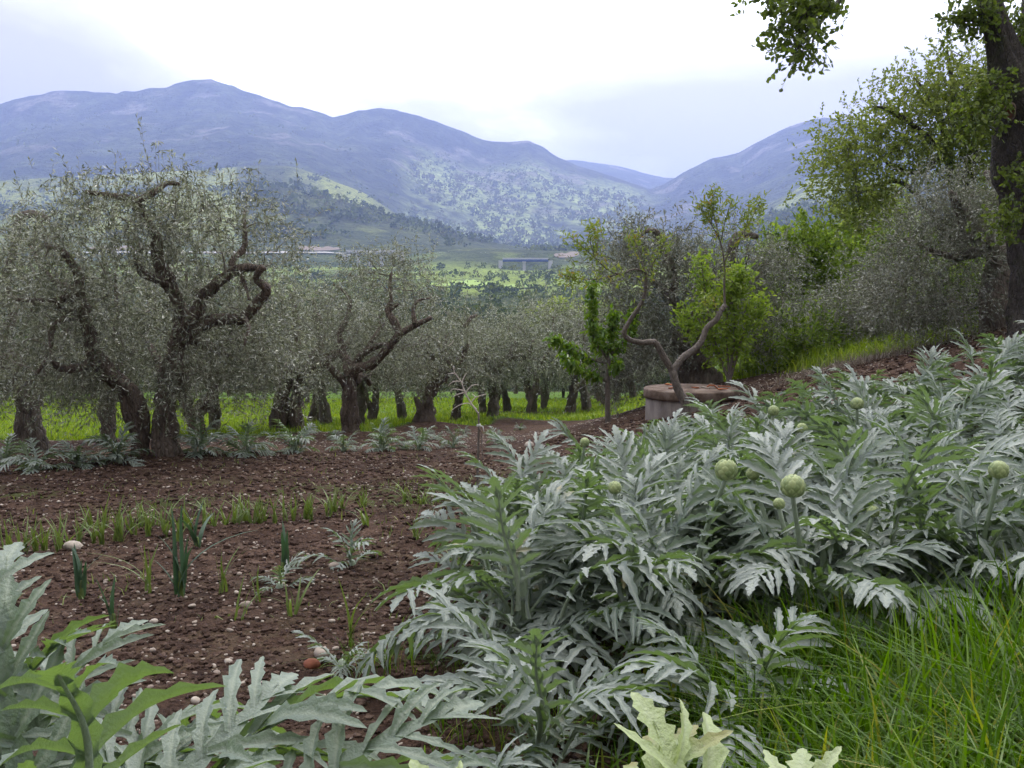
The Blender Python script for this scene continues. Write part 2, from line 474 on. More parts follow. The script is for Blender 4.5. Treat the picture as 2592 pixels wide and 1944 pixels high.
m_oakbark = bark_mat('oak_bark', (0.026, 0.022, 0.020), (0.125, 0.11, 0.10), 11, 0.05, 0.35, (0.075, 0.085, 0.045))
m_almbark = bark_mat('almond_bark', (0.085, 0.072, 0.064), (0.21, 0.18, 0.16), 9, 0.015, 0.5)
m_twig = bark_mat('pale_twig', (0.34, 0.29, 0.26), (0.55, 0.48, 0.44), 20, 0.004, 0.5)

def artichoke_mat(name, a, b, trans, tf):
    m, t = new_mat(name)
    oi = N(t, 'ShaderNodeObjectInfo'); g = N(t, 'ShaderNodeNewGeometry'); tcn = N(t, 'ShaderNodeTexCoord')
    n1 = noise_n(t, 5, 4, 0.6, tcn.outputs['Object']); n2 = noise_n(t, 70, 3, 0.6, tcn.outputs['Object'])
    c = mixc(t, oi.outputs['Random'], a, b)
    r = ramp(t, [(0.3, (0.72, 0.74, 0.70)), (0.7, (1.18, 1.16, 1.16))]); LK(t, n1, r.inputs[0])
    c = mixc(t, 1.0, c, r.outputs[0], 'MULTIPLY')
    vn = N(t, 'ShaderNodeAttribute', attribute_name='vein')
    vr = ramp(t, [(0.45, (0, 0, 0)), (0.95, (1, 1, 1))]); LK(t, vn.outputs['Fac'], vr.inputs[0])
    c = mixc(t, math_n(t, 'MULTIPLY', vr.outputs[0], 0.55), c, mixc(t, 0.5, b, (0.42, 0.46, 0.34)))
    dry = ramp(t, [(0.93, (0, 0, 0)), (0.97, (1, 1, 1))]); LK(t, math_n(t, 'FRACT', math_n(t, 'MULTIPLY', oi.outputs['Random'], 7.31)), dry.inputs[0])
    tipf = ramp(t, [(0.50, (0, 0, 0)), (0.60, (1, 1, 1))]); LK(t, noise_n(t, 3.0, 3, 0.5, tcn.outputs['Object']), tipf.inputs[0])
    c = mixc(t, math_n(t, 'MULTIPLY', math_n(t, 'MULTIPLY', dry.outputs[0], tipf.outputs[0]), 0.8), c, (0.26, 0.21, 0.09))
    tr = N(t, 'ShaderNodeBsdfTranslucent'); tr.inputs[0].default_value = tuple(trans) + (1,)
    mx = N(t, 'ShaderNodeMixShader'); mx.inputs[0].default_value = tf
    LK(t, princ(t, c, 0.50, bump(t, math_n(t, 'ADD', n2, math_n(t, 'MULTIPLY', n1, 2.0)), 0.5, 0.012), 0.6), mx.inputs[1]); LK(t, tr.outputs[0], mx.inputs[2])
    finish(t, mx.outputs[0])
    return m
m_art = artichoke_mat('artichoke_leaf', (0.115, 0.15, 0.125), (0.305, 0.34, 0.328), (0.17, 0.28, 0.045), 0.26)
m_artnear = artichoke_mat('broad_artichoke_leaf', (0.10, 0.14, 0.10), (0.215, 0.26, 0.22), (0.20, 0.32, 0.045), 0.30)
m_artrib = artichoke_mat('artichoke_rib', (0.22, 0.28, 0.19), (0.30, 0.35, 0.27), (0.20, 0.28, 0.08), 0.12)
m_artlight = artichoke_mat('young_artichoke_leaf', (0.34, 0.42, 0.20), (0.40, 0.47, 0.25), (0.42, 0.50, 0.08), 0.38)
m_head, t = new_mat('artichoke_bract')
tcn = N(t, 'ShaderNodeTexCoord'); oi = N(t, 'ShaderNodeObjectInfo')
hc = mixc(t, oi.outputs['Random'], (0.13, 0.19, 0.06), (0.34, 0.39, 0.17))
finish(t, princ(t, mixc(t, math_n(t, 'MULTIPLY', noise_n(t, 30, 3, 0.5, tcn.outputs['Object']), 0.5), hc, (0.36, 0.40, 0.22)), 0.5, None, 0.35))
m_conc, t = new_mat('weathered_concrete')
tcn = N(t, 'ShaderNodeTexCoord'); mp = N(t, 'ShaderNodeMapping'); mp.inputs['Scale'].default_value = (3, 3, 0.7); LK(t, tcn.outputs['Object'], mp.inputs[0])
n1 = noise_n(t, 2.2, 6, 0.65, mp.outputs[0]); n2 = noise_n(t, 28, 4, 0.6, tcn.outputs['Object'])
cr1 = ramp(t, [(0.34, (0.10, 0.085, 0.08)), (0.52, (0.24, 0.21, 0.20)), (0.72, (0.36, 0.325, 0.31))]); LK(t, n1, cr1.inputs[0])
finish(t, princ(t, mixc(t, math_n(t, 'MULTIPLY', n2, 0.4), cr1.outputs[0], (0.14, 0.12, 0.11)), 0.9, bump(t, n2, 0.5, 0.01), 0.2))
m_lid, t = new_mat('stained_lid')
tcn = N(t, 'ShaderNodeTexCoord')
n1 = noise_n(t, 3.5, 6, 0.65, tcn.outputs['Object']); n2 = noise_n(t, 30, 4, 0.6, tcn.outputs['Object'])
cr1 = ramp(t, [(0.36, (0.05, 0.035, 0.028)), (0.5, (0.12, 0.085, 0.068)), (0.7, (0.21, 0.17, 0.145))]); LK(t, n1, cr1.inputs[0])
finish(t, princ(t, cr1.outputs[0], 0.9, bump(t, n2, 0.6, 0.01), 0.2))
def flat_mat(name, c, rough=0.8, var=0.25, scale=8):
    m, t = new_mat(name)
    tcn = N(t, 'ShaderNodeTexCoord')
    n = noise_n(t, scale, 4, 0.6, tcn.outputs['Object'])
    finish(t, princ(t, mixc(t, n, [v * (1 - var) for v in c], [min(1, v * (1 + var)) for v in c]), rough, None, 0.2))
    return m
m_otwig = flat_mat('olive_twig', (0.17, 0.158, 0.125), 0.8, 0.3, 9)
m_rust = flat_mat('rusty_iron', (0.24, 0.075, 0.03))
m_tie = flat_mat('white_cord', (0.72, 0.72, 0.70))
m_wound = flat_mat('bare_heartwood', (0.15, 0.068, 0.038), 0.8, 0.5, 30)
m_callus = flat_mat('bark_callus', (0.13, 0.095, 0.075), 0.9, 0.4, 20)
m_bconc = flat_mat('viaduct_concrete', (0.62, 0.60, 0.58), 0.8, 0.1, 0.05)
m_bsteel = flat_mat('blue_steel', (0.07, 0.14, 0.42), 0.5, 0.1, 0.05)
m_bare = flat_mat('bare_cutting', (0.215, 0.175, 0.14), 0.95, 0.35, 0.03)
m_field = flat_mat('sown_field', (0.24, 0.34, 0.07), 0.9, 0.12, 0.03)
m_road = flat_mat('road_surface', (0.42, 0.40, 0.39), 0.9, 0.1, 0.02)

# ------------------------------------------------------------------ far relief: valley, foothills, mountains
DS = W0 / 2212.0                     # the notes below were read off a 2212 px wide view
def prof(pairs):
    a = np.array(pairs, float) * DS
    return lambda px: np.interp(px, a[:, 0], a[:, 1])
P_H1 = prof([(-900, 470), (-200, 470), (0, 452), (200, 436), (400, 424), (560, 410), (640, 414), (700, 432), (760, 446), (820, 463), (900, 489), (1000, 510),
             (1100, 530), (1200, 549), (1300, 556), (1400, 552), (1500, 545), (1600, 515), (1650, 482), (1700, 456), (1760, 441), (1850, 432), (2000, 420), (2212, 405), (3200, 380)])
P_H2 = prof([(-900, 420), (-200, 410), (0, 398), (150, 388), (300, 381), (450, 374), (560, 363), (640, 366), (700, 386), (760, 409), (800, 426), (850, 459), (905, 489),
             (960, 506), (1100, 528), (1250, 540), (1400, 530), (1520, 510), (1600, 474), (1640, 452), (1690, 426), (1740, 393), (1790, 388), (1840, 392), (2212, 380), (3200, 340)])
P_M = prof([(-1200, 330), (-400, 340), (-100, 300), (0, 262), (60, 238), (150, 225), (210, 222), (270, 229), (340, 222), (400, 212), (440, 203), (470, 199), (500, 209), (540, 223),
            (580, 235), (640, 255), (730, 277), (780, 263), (830, 257), (880, 262), (940, 278), (990, 295), (1030, 309), (1060, 317), (1100, 317), (1140, 314), (1170, 324),
            (1200, 345), (1240, 362), (1330, 390), (1400, 414), (1430, 402), (1470, 379), (1530, 351), (1590, 340), (1640, 312), (1690, 292), (1740, 280), (1790, 280), (1840, 290),
            (1900, 300), (2000, 312), (2212, 300), (3200, 330)])
P_M2 = prof([(-1200, 430), (1000, 420), (1150, 368), (1200, 357), (1240, 355), (1330, 366), (1380, 379), (1430, 391), (1500, 398), (1600, 402), (1900, 430), (3200, 430)])
def const(v):
    return lambda px: np.full(np.shape(px), float(v))
LAY = [(80, const(1012)), (100, const(1000)), (120, const(990)), (150, const(985)), (200, const(945)), (300, const(852)), (450, const(792)), (600, const(752)), (800, const(716)), (1000, const(688)), (1150, const(668)), (1225, const(658)),
       (1290, const(640)), (1600, lambda p: 0.5 * (640 + np.minimum(P_H1(p), 645))), (1900, P_H1), (2200, lambda p: P_H1(p) + 26), (2650, P_H2), (3000, lambda p: P_H2(p) + 14),
       (3700, lambda p: 0.62 * (P_H2(p) + 8) + 0.38 * P_M(p)), (4400, lambda p: 0.27 * P_H2(p) + 0.73 * P_M(p)), (5000, P_M), (5600, lambda p: np.maximum(P_M(p), P_M2(p)) + 30),
       (7500, P_M2), (9500, lambda p: P_M2(p) + 70)]
LD = np.array([l[0] for l in LAY], float)
def far_z(u, D):
    u = np.asarray(u, float); D = np.asarray(D, float)
    px = np.clip(u, -1.25, 1.25) * FPX + W0 / 2
    Z = np.stack([CAMZ + (740 - l[1](px)) / FPX * l[0] for l in LAY])       # (layers, points)
    ld = np.log(LD); x = np.log(np.clip(D, LD[0], LD[-1]))
    i = np.clip(np.searchsorted(ld, x) - 1, 0, len(ld) - 2)
    t = (x - ld[i]) / (ld[i + 1] - ld[i])
    ar = np.arange(len(u))
    z0, z1 = Z[i, ar], Z[i + 1, ar]
    zm = Z[np.maximum(i - 1, 0), ar]; zp = Z[np.minimum(i + 2, len(ld) - 1), ar]
    h = ld[i + 1] - ld[i]
    m0 = 0.5 * ((z1 - z0) / h + (z0 - zm) / np.maximum(ld[i] - ld[np.maximum(i - 1, 0)], .05)); m0 = np.where(i == 0, (z1 - z0) / h, m0)
    h2 = ld[np.minimum(i + 2, len(ld) - 1)] - ld[i + 1]
    m1 = np.where(i + 2 > len(ld) - 1, (z1 - z0) / h, 0.5 * ((z1 - z0) / h + (zp - z1) / np.maximum(h2, .05)))
    lim = 2.2 * np.abs(z1 - z0) / h
    m0 = np.clip(m0, -lim, lim); m1 = np.clip(m1, -lim, lim)
    z = (2 * t ** 3 - 3 * t ** 2 + 1) * z0 + (t ** 3 - 2 * t ** 2 + t) * h * m0 + (-2 * t ** 3 + 3 * t ** 2) * z1 + (t ** 3 - t ** 2) * h * m1
    # spurs and gullies running down the faces
    X = u * D
    rid = 1 - np.abs(2 * fbm(X / 420 + 0.4 * fbm(X / 300, D / 500, 2, 3), D / 1500, 4, 11) - 1)
    rid2 = 1 - np.abs(2 * fbm(X / 130 + D / 900, D / 480, 3, 15) - 1)
    amp = sstep(2700, 3800, D) * (1 - sstep(4500, 4980, D)) * 70 + sstep(1350, 1700, D) * (1 - sstep(1750, 2600, D)) * 14
    amp2 = sstep(2600, 3600, D) * (1 - sstep(4700, 5000, D)) * 26
    z = z + amp * (rid - 0.62) + amp2 * (rid2 - 0.6)
    z = z - 24 * np.exp(-((X + (1296 - 1135 * DS) / FPX * 1190) / 30) ** 2) * np.exp(-((D - 1170) / 75) ** 2) - 16 * np.exp(-((X + (1296 - 812 * DS) / FPX * 1230) / 42) ** 2) * np.exp(-((D - 1215) / 75) ** 2)
    z = z + 0.0017 * D * (fbm(X / 60, D / 60, 3, 41) - 0.5) * sstep(200, 500, D)
    return z
def sun_veg_mask(u, D):
    """plant cover with sun patches painted in: 0 dark scrub and woodland, 1 light green as if sunlit"""
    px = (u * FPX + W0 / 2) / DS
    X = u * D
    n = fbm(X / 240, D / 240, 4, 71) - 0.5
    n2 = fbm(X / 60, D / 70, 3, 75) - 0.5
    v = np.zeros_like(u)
    v = np.maximum(v, sstep(-.05, .45, 0.28 + n * 1.8 + n2) * sstep(560, 760, D + n * 500) * (1 - sstep(1080, 1230, D + n * 420)) * 0.85)                            # valley pastures, sunlight painted into their green
    v = np.maximum(v, sstep(0, 1, (1 - np.abs(px - 760 - (2500 - D) * 0.05) / 190) + n * 1.1) * (D > 2000) * (D < 2700))     # grassy spur, lightened in colour as if sunlit
    v = np.maximum(v, 0.9 * sstep(-.1, .35, 0.3 + n) * (px < 520) * sstep(1250, 1500, D) * (D < 2700))                 # sun patch coloured onto the hill beyond the tall olive
    v = np.maximum(v, 0.95 * sstep(0, .5, 0.36 + n * 1.3 + n2 * .5) * sstep(840, 930, px) * (1 - sstep(1320, 1460, px)) * sstep(2900, 3050, D) * (1 - sstep(4050, 4600, D - .9 * (px - 1050))))  # lower mountain face, sunlit area painted as light green
    v = np.maximum(v, 0.9 * sstep(0, .4, .25 + n + n2) * (px > 1620) * (px < 1900) * (D > 2250) * (D < 2700))  # right-hand spur, sun put into its colour
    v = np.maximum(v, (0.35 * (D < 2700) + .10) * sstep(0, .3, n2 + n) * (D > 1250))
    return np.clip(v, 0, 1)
def rock_mask(u, D):
    px = (u * FPX + W0 / 2) / DS; X = u * D
    n = fbm(X / 150, D / 120, 4, 91)
    r = 0.75 * sstep(.63, .76, n + .12 * np.exp(-((px - 480) / 60) ** 2) * (D > 4300) + .10 * np.exp(-((px - 1120) / 90) ** 2) + .05 * np.exp(-((px - 1600) / 120) ** 2)) * sstep(3300, 3900, D)
    return np.clip(r, 0, 1)

def relief_mat(name, dark, mid, fresh, rock, sc):
    m, t = new_mat(name)
    g = N(t, 'ShaderNodeNewGeometry')
    n1 = noise_n(t, sc, 6, 0.62, g.outputs['Position']); n2 = noise_n(t, sc * 6, 4, 0.6, g.outputs['Position'])
    a = N(t, 'ShaderNodeAttribute', attribute_name='sunlit_cover'); rk = N(t, 'ShaderNodeAttribute', attribute_name='rock')
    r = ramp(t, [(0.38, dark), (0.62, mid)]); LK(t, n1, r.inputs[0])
    fr = mixc(t, n2, [c * 0.62 for c in fresh], [c * 1.25 for c in fresh])  # lighter cover colour that carries the painted sun patches
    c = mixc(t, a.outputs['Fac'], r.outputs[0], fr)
    c = mixc(t, rk.outputs['Fac'], c, mixc(t, n2, [v * .7 for v in rock], rock))
    r2 = ramp(t, [(0.35, (0.62, 0.64, 0.62)), (0.65, (1.2, 1.2, 1.15))]); LK(t, n2, r2.inputs[0])
    c = mixc(t, 1.0, c, r2.outputs[0], 'MULTIPLY')
    finish(t, princ(t, c, 0.95, bump(t, n2, 0.8, 0.5 / sc), 0.05))
    return m
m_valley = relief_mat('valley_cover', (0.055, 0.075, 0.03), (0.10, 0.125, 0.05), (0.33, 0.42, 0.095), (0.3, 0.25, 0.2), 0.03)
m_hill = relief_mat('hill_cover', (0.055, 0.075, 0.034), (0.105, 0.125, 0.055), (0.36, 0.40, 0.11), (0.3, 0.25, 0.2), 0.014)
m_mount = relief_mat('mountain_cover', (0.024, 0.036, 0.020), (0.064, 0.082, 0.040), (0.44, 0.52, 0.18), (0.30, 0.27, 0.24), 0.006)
def relief(name, d0, d1, nd, nu, mat, umax=1.1):
    D = np.exp(np.linspace(math.log(d0), math.log(d1), nd)); U = np.linspace(-umax, umax, nu)
    DD, UU = np.meshgrid(D, U, indexing='ij')
    d = DD.ravel(); u = UU.ravel()
    V = np.stack([u * d, d, far_z(u, d)], 1)
    i, j = np.meshgrid(np.arange(nd - 1), np.arange(nu - 1), indexing='ij'); i = i.ravel(); j = j.ravel()
    F = np.stack([i * nu + j, i * nu + j + 1, (i + 1) * nu + j + 1, (i + 1) * nu + j], 1)
    mb = MB(); mb.add(V, F, 0, sun_veg_mask(u, d))
    o = mb.build(name, mat, attr='sunlit_cover')
    a = o.data.attributes.new('rock', 'FLOAT', 'POINT'); a.data.foreach_set('value', rock_mask(u, d).astype(np.float32))
    return tag(o, None, None, kind='structure')
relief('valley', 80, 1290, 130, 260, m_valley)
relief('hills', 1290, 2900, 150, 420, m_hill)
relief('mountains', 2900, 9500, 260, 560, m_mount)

# ------------------------------------------------------------------ near ground sheet
OLIVE_BASES = dict(A=hit(372, 1168), B=hit(72, 1146), C=hit(727, 1102), D=hit(888, 1106), E=hit(1080, 1084), F=hit(1246, 1067), G=gp(*at(1772, 976, 19.0)[:2]))
for k_, r_, h_ in (('A', 1.1, .10), ('C', 1.3, .16), ('D', 1.0, .14), ('E', 1.3, .22), ('F', 1.6, .2), ('G', 1.2, .12)):
    MOUNDS.append((OLIVE_BASES[k_][0], OLIVE_BASES[k_][1], r_, h_))
    OLIVE_BASES[k_][2] += h_
def micro(x, y, g):
    near = (1 - sstep(16, 30, y)) * (1 - g)
    return near * (0.055 * (fbm(x * 5, y * 5, 3, 51, 0.6) - 0.5) + 0.05 * (fbm(x * 1.7, y * 1.7, 2, 55) - 0.5)) + (1 - g) * sstep(5, 9, y) * (1 - sstep(11, 14, y)) * 0.03 * np.sin((y - 0.12 * x) * 2 * math.pi / 0.95)
def build_ground():
    ys = np.concatenate([np.linspace(-7, 1.5, 18), 1.5 + (np.exp(np.linspace(0, math.log(95 / 4.0 + 1), 430)) - 1)[1:] * 4.0])
    us = np.sign(np.linspace(-1, 1, 561)) * (np.abs(np.linspace(-1, 1, 561)) ** 1.25) * 1.0
    YY, UU = np.meshgrid(ys, us, indexing='ij')
    X = UU * (YY * 0.9 + 8.5); x = X.ravel(); y = YY.ravel()
    z = ground(x, y)
    g = grassy(x, y)
    z = z + micro(x, y, g)
    z = z + g * 0.04 * (fbm(x * 2, y * 2, 2, 58) - 0.5)
    weed = sstep(.5, .62, fbm(x * .9, y * .9, 3, 61)) * (0.10 + 0.75 * np.exp(-((y - 10.8 - .12 * x) / 1.3) ** 2)) * (1 - g)
    n, mm = YY.shape
    i, j = np.meshgrid(np.arange(n - 1), np.arange(mm - 1), indexing='ij'); i = i.ravel(); j = j.ravel()
    F = np.stack([i * mm + j, i * mm + j + 1, (i + 1) * mm + j + 1, (i + 1) * mm + j], 1)
    mb = MB(); mb.add(np.stack([x, y, z], 1), F, 0, g)
    o = mb.build('ground', m_ground, attr='grassy')
    a = o.data.attributes.new('weedy', 'FLOAT', 'POINT'); a.data.foreach_set('value', weed.astype(np.float32))
    tag(o, None, None, kind='structure')
build_ground()

# ------------------------------------------------------------------ far sheets: road, cuttings, sown fields, viaducts
def drape(name, mat, poly_px, D0, D1, lift, nu=40, nd=8):
    """a sheet lying on the far relief between pixel columns, depth D0..D1"""
    uu = np.linspace((poly_px[0] * DS - W0 / 2) / FPX, (poly_px[1] * DS - W0 / 2) / FPX, nu)
    T, U = np.meshgrid(np.linspace(0, 1, nd), uu, indexing='ij')
    e = np.sin(np.linspace(0, math.pi, nu)) ** 0.5
    d0 = D0 + (D1 - D0) * (0.5 - 0.5 * e) * 0.9; d1 = D1 - (D1 - D0) * (0.5 - 0.5 * e) * 0.9
    e2 = fbm(uu * 160, uu * 0 + D0, 3, 6); d1 = d0 + (d1 - d0) * (0.25 + 1.1 * e2)
    D = d0[None, :] + (d1 - d0)[None, :] * T + 0.04 * (D1 - D0) * np.sin(U * 90)
    u = U.ravel(); d = D.ravel()
    V = np.stack([u * d, d, far_z(u, d) + lift], 1)
    i, j = np.meshgrid(np.arange(nd - 1), np.arange(nu - 1), indexing='ij'); i = i.ravel(); j = j.ravel()
    mb = MB(); mb.add(V, np.stack([i * nu + j, i * nu + j + 1, (i + 1) * nu + j + 1, (i + 1) * nu + j], 1))
    return tag(mb.build(name, mat), None, None, kind='structure')
drape('sown_field', m_field, (925, 1075), 715, 815, 1.2)
drape('sown_field', m_field, (1050, 1165), 690, 750, 1.3)
drape('bare_cutting', m_bare, (650, 740), 1300, 1345, .6)
drape('bare_cutting', m_bare, (200, 330), 1300, 1350, 1.5)
drape('bare_cutting', m_bare, (1196, 1250), 1240, 1290, .8)
drape('road', m_road, (150, 760), 1268, 1284, 2.2, 120, 3)
def box(mb, c, s, m=0, rz=0.0):
    c = np.asarray(c, float); s = np.asarray(s, float) / 2
    v = np.array([[sx, sy, sz] for sx in (-1, 1) for sy in (-1, 1) for sz in (-1, 1)]) * s
    if rz:
        cr_, sr_ = math.cos(rz), math.sin(rz)
        v = v @ np.array([[cr_, sr_, 0], [-sr_, cr_, 0], [0, 0, 1]])
    mb.add(v + c, np.array([[0, 1, 3, 2], [4, 6, 7, 5], [0, 4, 5, 1], [2, 3, 7, 6], [0, 2, 6, 4], [1, 5, 7, 3]]), m)
def viaduct(px0, px1, pz, D, piers, deckm, thick, label, girder):
    u0 = (px0 * DS - W0 / 2) / FPX; u1 = (px1 * DS - W0 / 2) / FPX
    x0, x1 = u0 * D, u1 * D
    z = CAMZ + (740 - pz * DS) / FPX * D
    base = np.array([(x0 + x1) / 2, D, z])
    root = thing('viaduct', base, label, 'bridge')
    L = x1 - x0
    mb = MB(); box(mb, (0, 0, -thick / 2 + 0.2), (L, 11, thick * .55)); mb.build('deck', deckm, root, False)
    for s in (-1, 1):
        mb = MB(); box(mb, (0, s * 5.2, 1.2), (L, .35, 1.4)); mb.build('parapet', m_bconc if not girder else m_bconc, root, False)
        mb = MB(); box(mb, (0, s * 3, -thick * .9), (L * .995, .8, thick)); mb.build('girder', deckm, root, False)
    for f in piers:
        px_ = x0 + L * f
        gz = far_z(np.array([px_ / D]), np.array([float(D)]))[0] - 3
        h = z - gz
        mb = MB(); box(mb, (px_ - base[0], 0, -thick - max(h - thick, 4) / 2), (3.6, 6, max(h - thick, 4)))
        box(mb, (px_ - base[0], 0, -thick * 1.4 - .5), (4.6, 9, 1.6)); mb.build('pier', m_bconc, root, False)
    for s in (-1, 1):
        mb = MB(); box(mb, (s * (L / 2 + 2.5), 0, -7), (5, 12, 11)); mb.build('abutment', m_bconc, root, False)
viaduct(752, 866, 544.5, 1230, (.22, .44, .66, .86), m_bconc, 2.4, 'pale concrete highway viaduct on four piers crossing the valley slope', False)
viaduct(1086, 1184, 561.5, 1190, (.47,), m_bsteel, 2.0, 'blue steel girder bridge on a concrete pier in the valley', True)

# ------------------------------------------------------------------ far woodland (reads as one mass)
rngw = np.random.default_rng(4)
def far_wood(name, n, d0, d1, r0, r1, cards, size, seed, label, dens=None, tadd=0.0):
    rng = np.random.default_rng(seed)
    mb = MB()
    D = np.exp(rng.uniform(math.log(d0), math.log(d1), n)); u = rng.uniform(-.72, .72, n)
    if dens is not None:
        k = rng.random(n) < dens(u, D); D, u = D[k], u[k]
    n = len(D)
    r = rng.uniform(r0, r1, n) * (1 + .5 * (rng.random(n) > .9))
    c = np.stack([u * D, D, far_z(u, D) + r * .7], 1)
    d3 = norm(rng.normal(size=(n, cards, 3))); d3[..., 2] = np.abs(d3[..., 2]) * 1.0 - .25
    rad = rng.uniform(.55, 1.0, (n, cards, 1)) * (1 + .25 * np.sin(d3[..., 0:1] * 5 + rng.uniform(0, 6, (n, 1, 1))))
    p = c[:, None, :] + d3 * rad * r[:, None, None] * np.array([1, 1, 1.15])
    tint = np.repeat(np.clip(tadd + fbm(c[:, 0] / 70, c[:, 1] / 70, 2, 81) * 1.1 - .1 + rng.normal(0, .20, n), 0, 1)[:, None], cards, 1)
    dr = norm(d3 * .6 + rng.normal(size=d3.shape) * .6)
    leaf_cards(mb, p.reshape(-1, 3), dr.reshape(-1, 3), (size * np.repeat(r, cards)), (size * .8 * np.repeat(r, cards)), rng, False, 0, 0, tint.ravel())
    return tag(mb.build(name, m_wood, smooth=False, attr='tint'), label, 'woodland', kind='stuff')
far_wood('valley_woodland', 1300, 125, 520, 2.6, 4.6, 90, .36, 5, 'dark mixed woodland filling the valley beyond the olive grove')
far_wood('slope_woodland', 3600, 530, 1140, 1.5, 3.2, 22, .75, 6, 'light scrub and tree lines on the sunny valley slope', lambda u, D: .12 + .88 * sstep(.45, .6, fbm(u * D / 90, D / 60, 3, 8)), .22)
far_wood('hill_woodland', 9000, 1420, 2650, 4.0, 7.0, 10, 1.1, 7, 'low woodland covering the foothills behind the viaducts', lambda u, D: sstep(.40, .55, fbm(u * D / 160, D / 160, 3, 9)) * (1 - .8 * sun_veg_mask(u, D)))
far_wood('mountain_woodland', 9000, 2950, 4400, 6, 11, 9, 1.1, 8, 'woodland on the lower mountain face, tinted light as if sunlit', lambda u, D: .03 + .97 * sstep(.2, .6, sun_veg_mask(u, D)), .42)  # tint raised to paint sunlight onto this face

# ------------------------------------------------------------------ trees
def nearest_on(nodes, p):
    d = np.linalg.norm(nodes - p, axis=1) + np.maximum(nodes[:, 2] - p[2], 0) * 0.7
    return int(np.argmin(d))
def grow_tree(name, base, label, cat, group, trunks, limbs, crown, K, tw, leaf, lm, bm, seed, droop=0.35, twl=0.45, nleaf=10, hexa=False,
              clump=0.38, upshoot=0.1, rough=0.34, hole=0.0, surf=0.55, sidesT=14, hang=0.0, crown_name='crown', volpow=0.7):
    """trunks, limbs: lists of (points, radii) in world space; crown: list of (centre, radii); leaves sit on twigs in clumps joined to the limbs"""
    rng = np.random.default_rng(seed)
    base = np.asarray(base, float)
    root = thing(name, base, label, cat, group)
    nodes = []
    for k, (pts, rad) in enumerate(trunks):
        p, r = resample(np.asarray(pts) - base, rad, max(0.10, rad[0] * .35))
        j = rng.normal(size=p.shape) * 0.05 * r[:, None]; p = p + j
        mb = MB(); tube(mb, p, r, sidesT, rough, seed + k, 0, 0.02, 5); mb.build('trunk', bm, root)
        nodes.append(p[len(p) // 3:])
    for k, (pts, rad) in enumerate(limbs):
        p, r = resample(np.asarray(pts) - base, rad, max(0.08, rad[0] * .5))
        p = p + rng.normal(size=p.shape) * 0.06 * r[:, None] + (0 if rad[0] < .05 else 0.25) * r[:, None] * np.stack([np.sin(np.arange(len(p)) * .7 + k), np.cos(np.arange(len(p)) * .9), np.sin(np.arange(len(p)) * .5)], 1) * .4
        mb = MB(); tube(mb, p, r, 9 if rad[0] > .04 else 6, rough * .9, seed + 20 + k); mb.build('limb', bm, root)
        nodes.append(p)
    nodes = np.vstack(nodes)
    # clump centres inside the crown volumes
    vols = np.array([np.prod(c[1]) for c in crown]) ** volpow
    pick = rng.choice(len(crown), K, p=vols / vols.sum())
    C = np.array([np.asarray(crown[q][0], float) - base for q in pick]); Rr = np.array([crown[q][1] for q in pick], float)
    d = norm(rng.normal(size=(K, 3)))
    rr = surf + (1 - surf) * rng.random(K)[:, None] ** 0.6
    C = C + d * rr * Rr
    if hole:
        k = fbm(C[:, 0] * .9 + seed, C[:, 2] * .9, 2, seed) > hole
        C = C[k]
    bmb = MB()
    order = np.argsort([np.linalg.norm(nodes - c, axis=1).min() for c in C])
    links = nodes.copy()
    for q in order:
        a = links[nearest_on(links, C[q])]; b = C[q]; L = np.linalg.norm(b - a)
        mid = [a + (b - a) * f + rng.normal(size=3) * 0.07 * L + np.array([0, 0, 0.10 * L * math.sin(f * math.pi)]) for f in (.33, .66)]
        p, r = resample([a] + mid + [b], [0.009 + .014 * min(L, 2), 0.004], 0.16)
        tube(bmb, p, r, 5)
        links = np.vstack([links, p[len(p) // 2:]])
    # twigs round the clumps
    n = len(C)
    S = np.repeat(C, tw, 0) + rng.normal(size=(n * tw, 3)) * clump * np.array([1, 1, .8])
    cen = np.mean([np.asarray(c[0]) - base for c in crown], 0)
    outw = norm(S - cen)
    D = norm(outw * .6 + rng.normal(size=S.shape) * .7 + np.array([0, 0, .15]))
    tl = twl * rng.uniform(.55, 1.25, len(S)); dr = droop * rng.uniform(.3, 1.6, len(S))
    ush = rng.random(len(S)) < upshoot * (outw[:, 2] > .15) * 2
    D[ush] = norm(np.array([0, 0, 1.0]) + rng.normal(size=(ush.sum(), 3)) * .18); tl[ush] *= 1.15; dr[ush] = .02
    if hang:
        hg = rng.random(len(S)) < hang
        D[hg] = norm(np.array([0, 0, -1.0]) + rng.normal(size=(hg.sum(), 3)) * .3); tl[hg] *= 1.05
    tt = np.linspace(.12, 1, nleaf)
    pos = S[:, None] + D[:, None] * (tl[:, None, None] * tt[None, :, None]); pos[..., 2] -= dr[:, None] * tl[:, None] * tt[None] ** 2
    tang = np.repeat(D[:, None], nleaf, 1).copy(); tang[..., 2] -= 2 * dr[:, None] * tt[None]
    ld = norm(norm(tang) * .65 + norm(rng.normal(size=tang.shape)) * .75)
    sticks(bmb, S, pos[:, nleaf // 2], np.full(len(S), .003), np.full(len(S), .0022))
    sticks(bmb, pos[:, nleaf // 2], pos[:, -1], np.full(len(S), .0022), np.full(len(S), .001))
    bmb.build('twigs', m_otwig if lm in (m_olive, m_grey) else bm, root)
    mb = MB()
    m_ = pos.reshape(-1, 3); kk = len(m_)
    leaf_cards(mb, m_, ld.reshape(-1, 3), leaf[0] * rng.uniform(.7, 1.25, kk), leaf[1] * rng.uniform(.75, 1.2, kk), rng, hexa)
    mb.build(crown_name, lm, root, smooth=False)
    return root
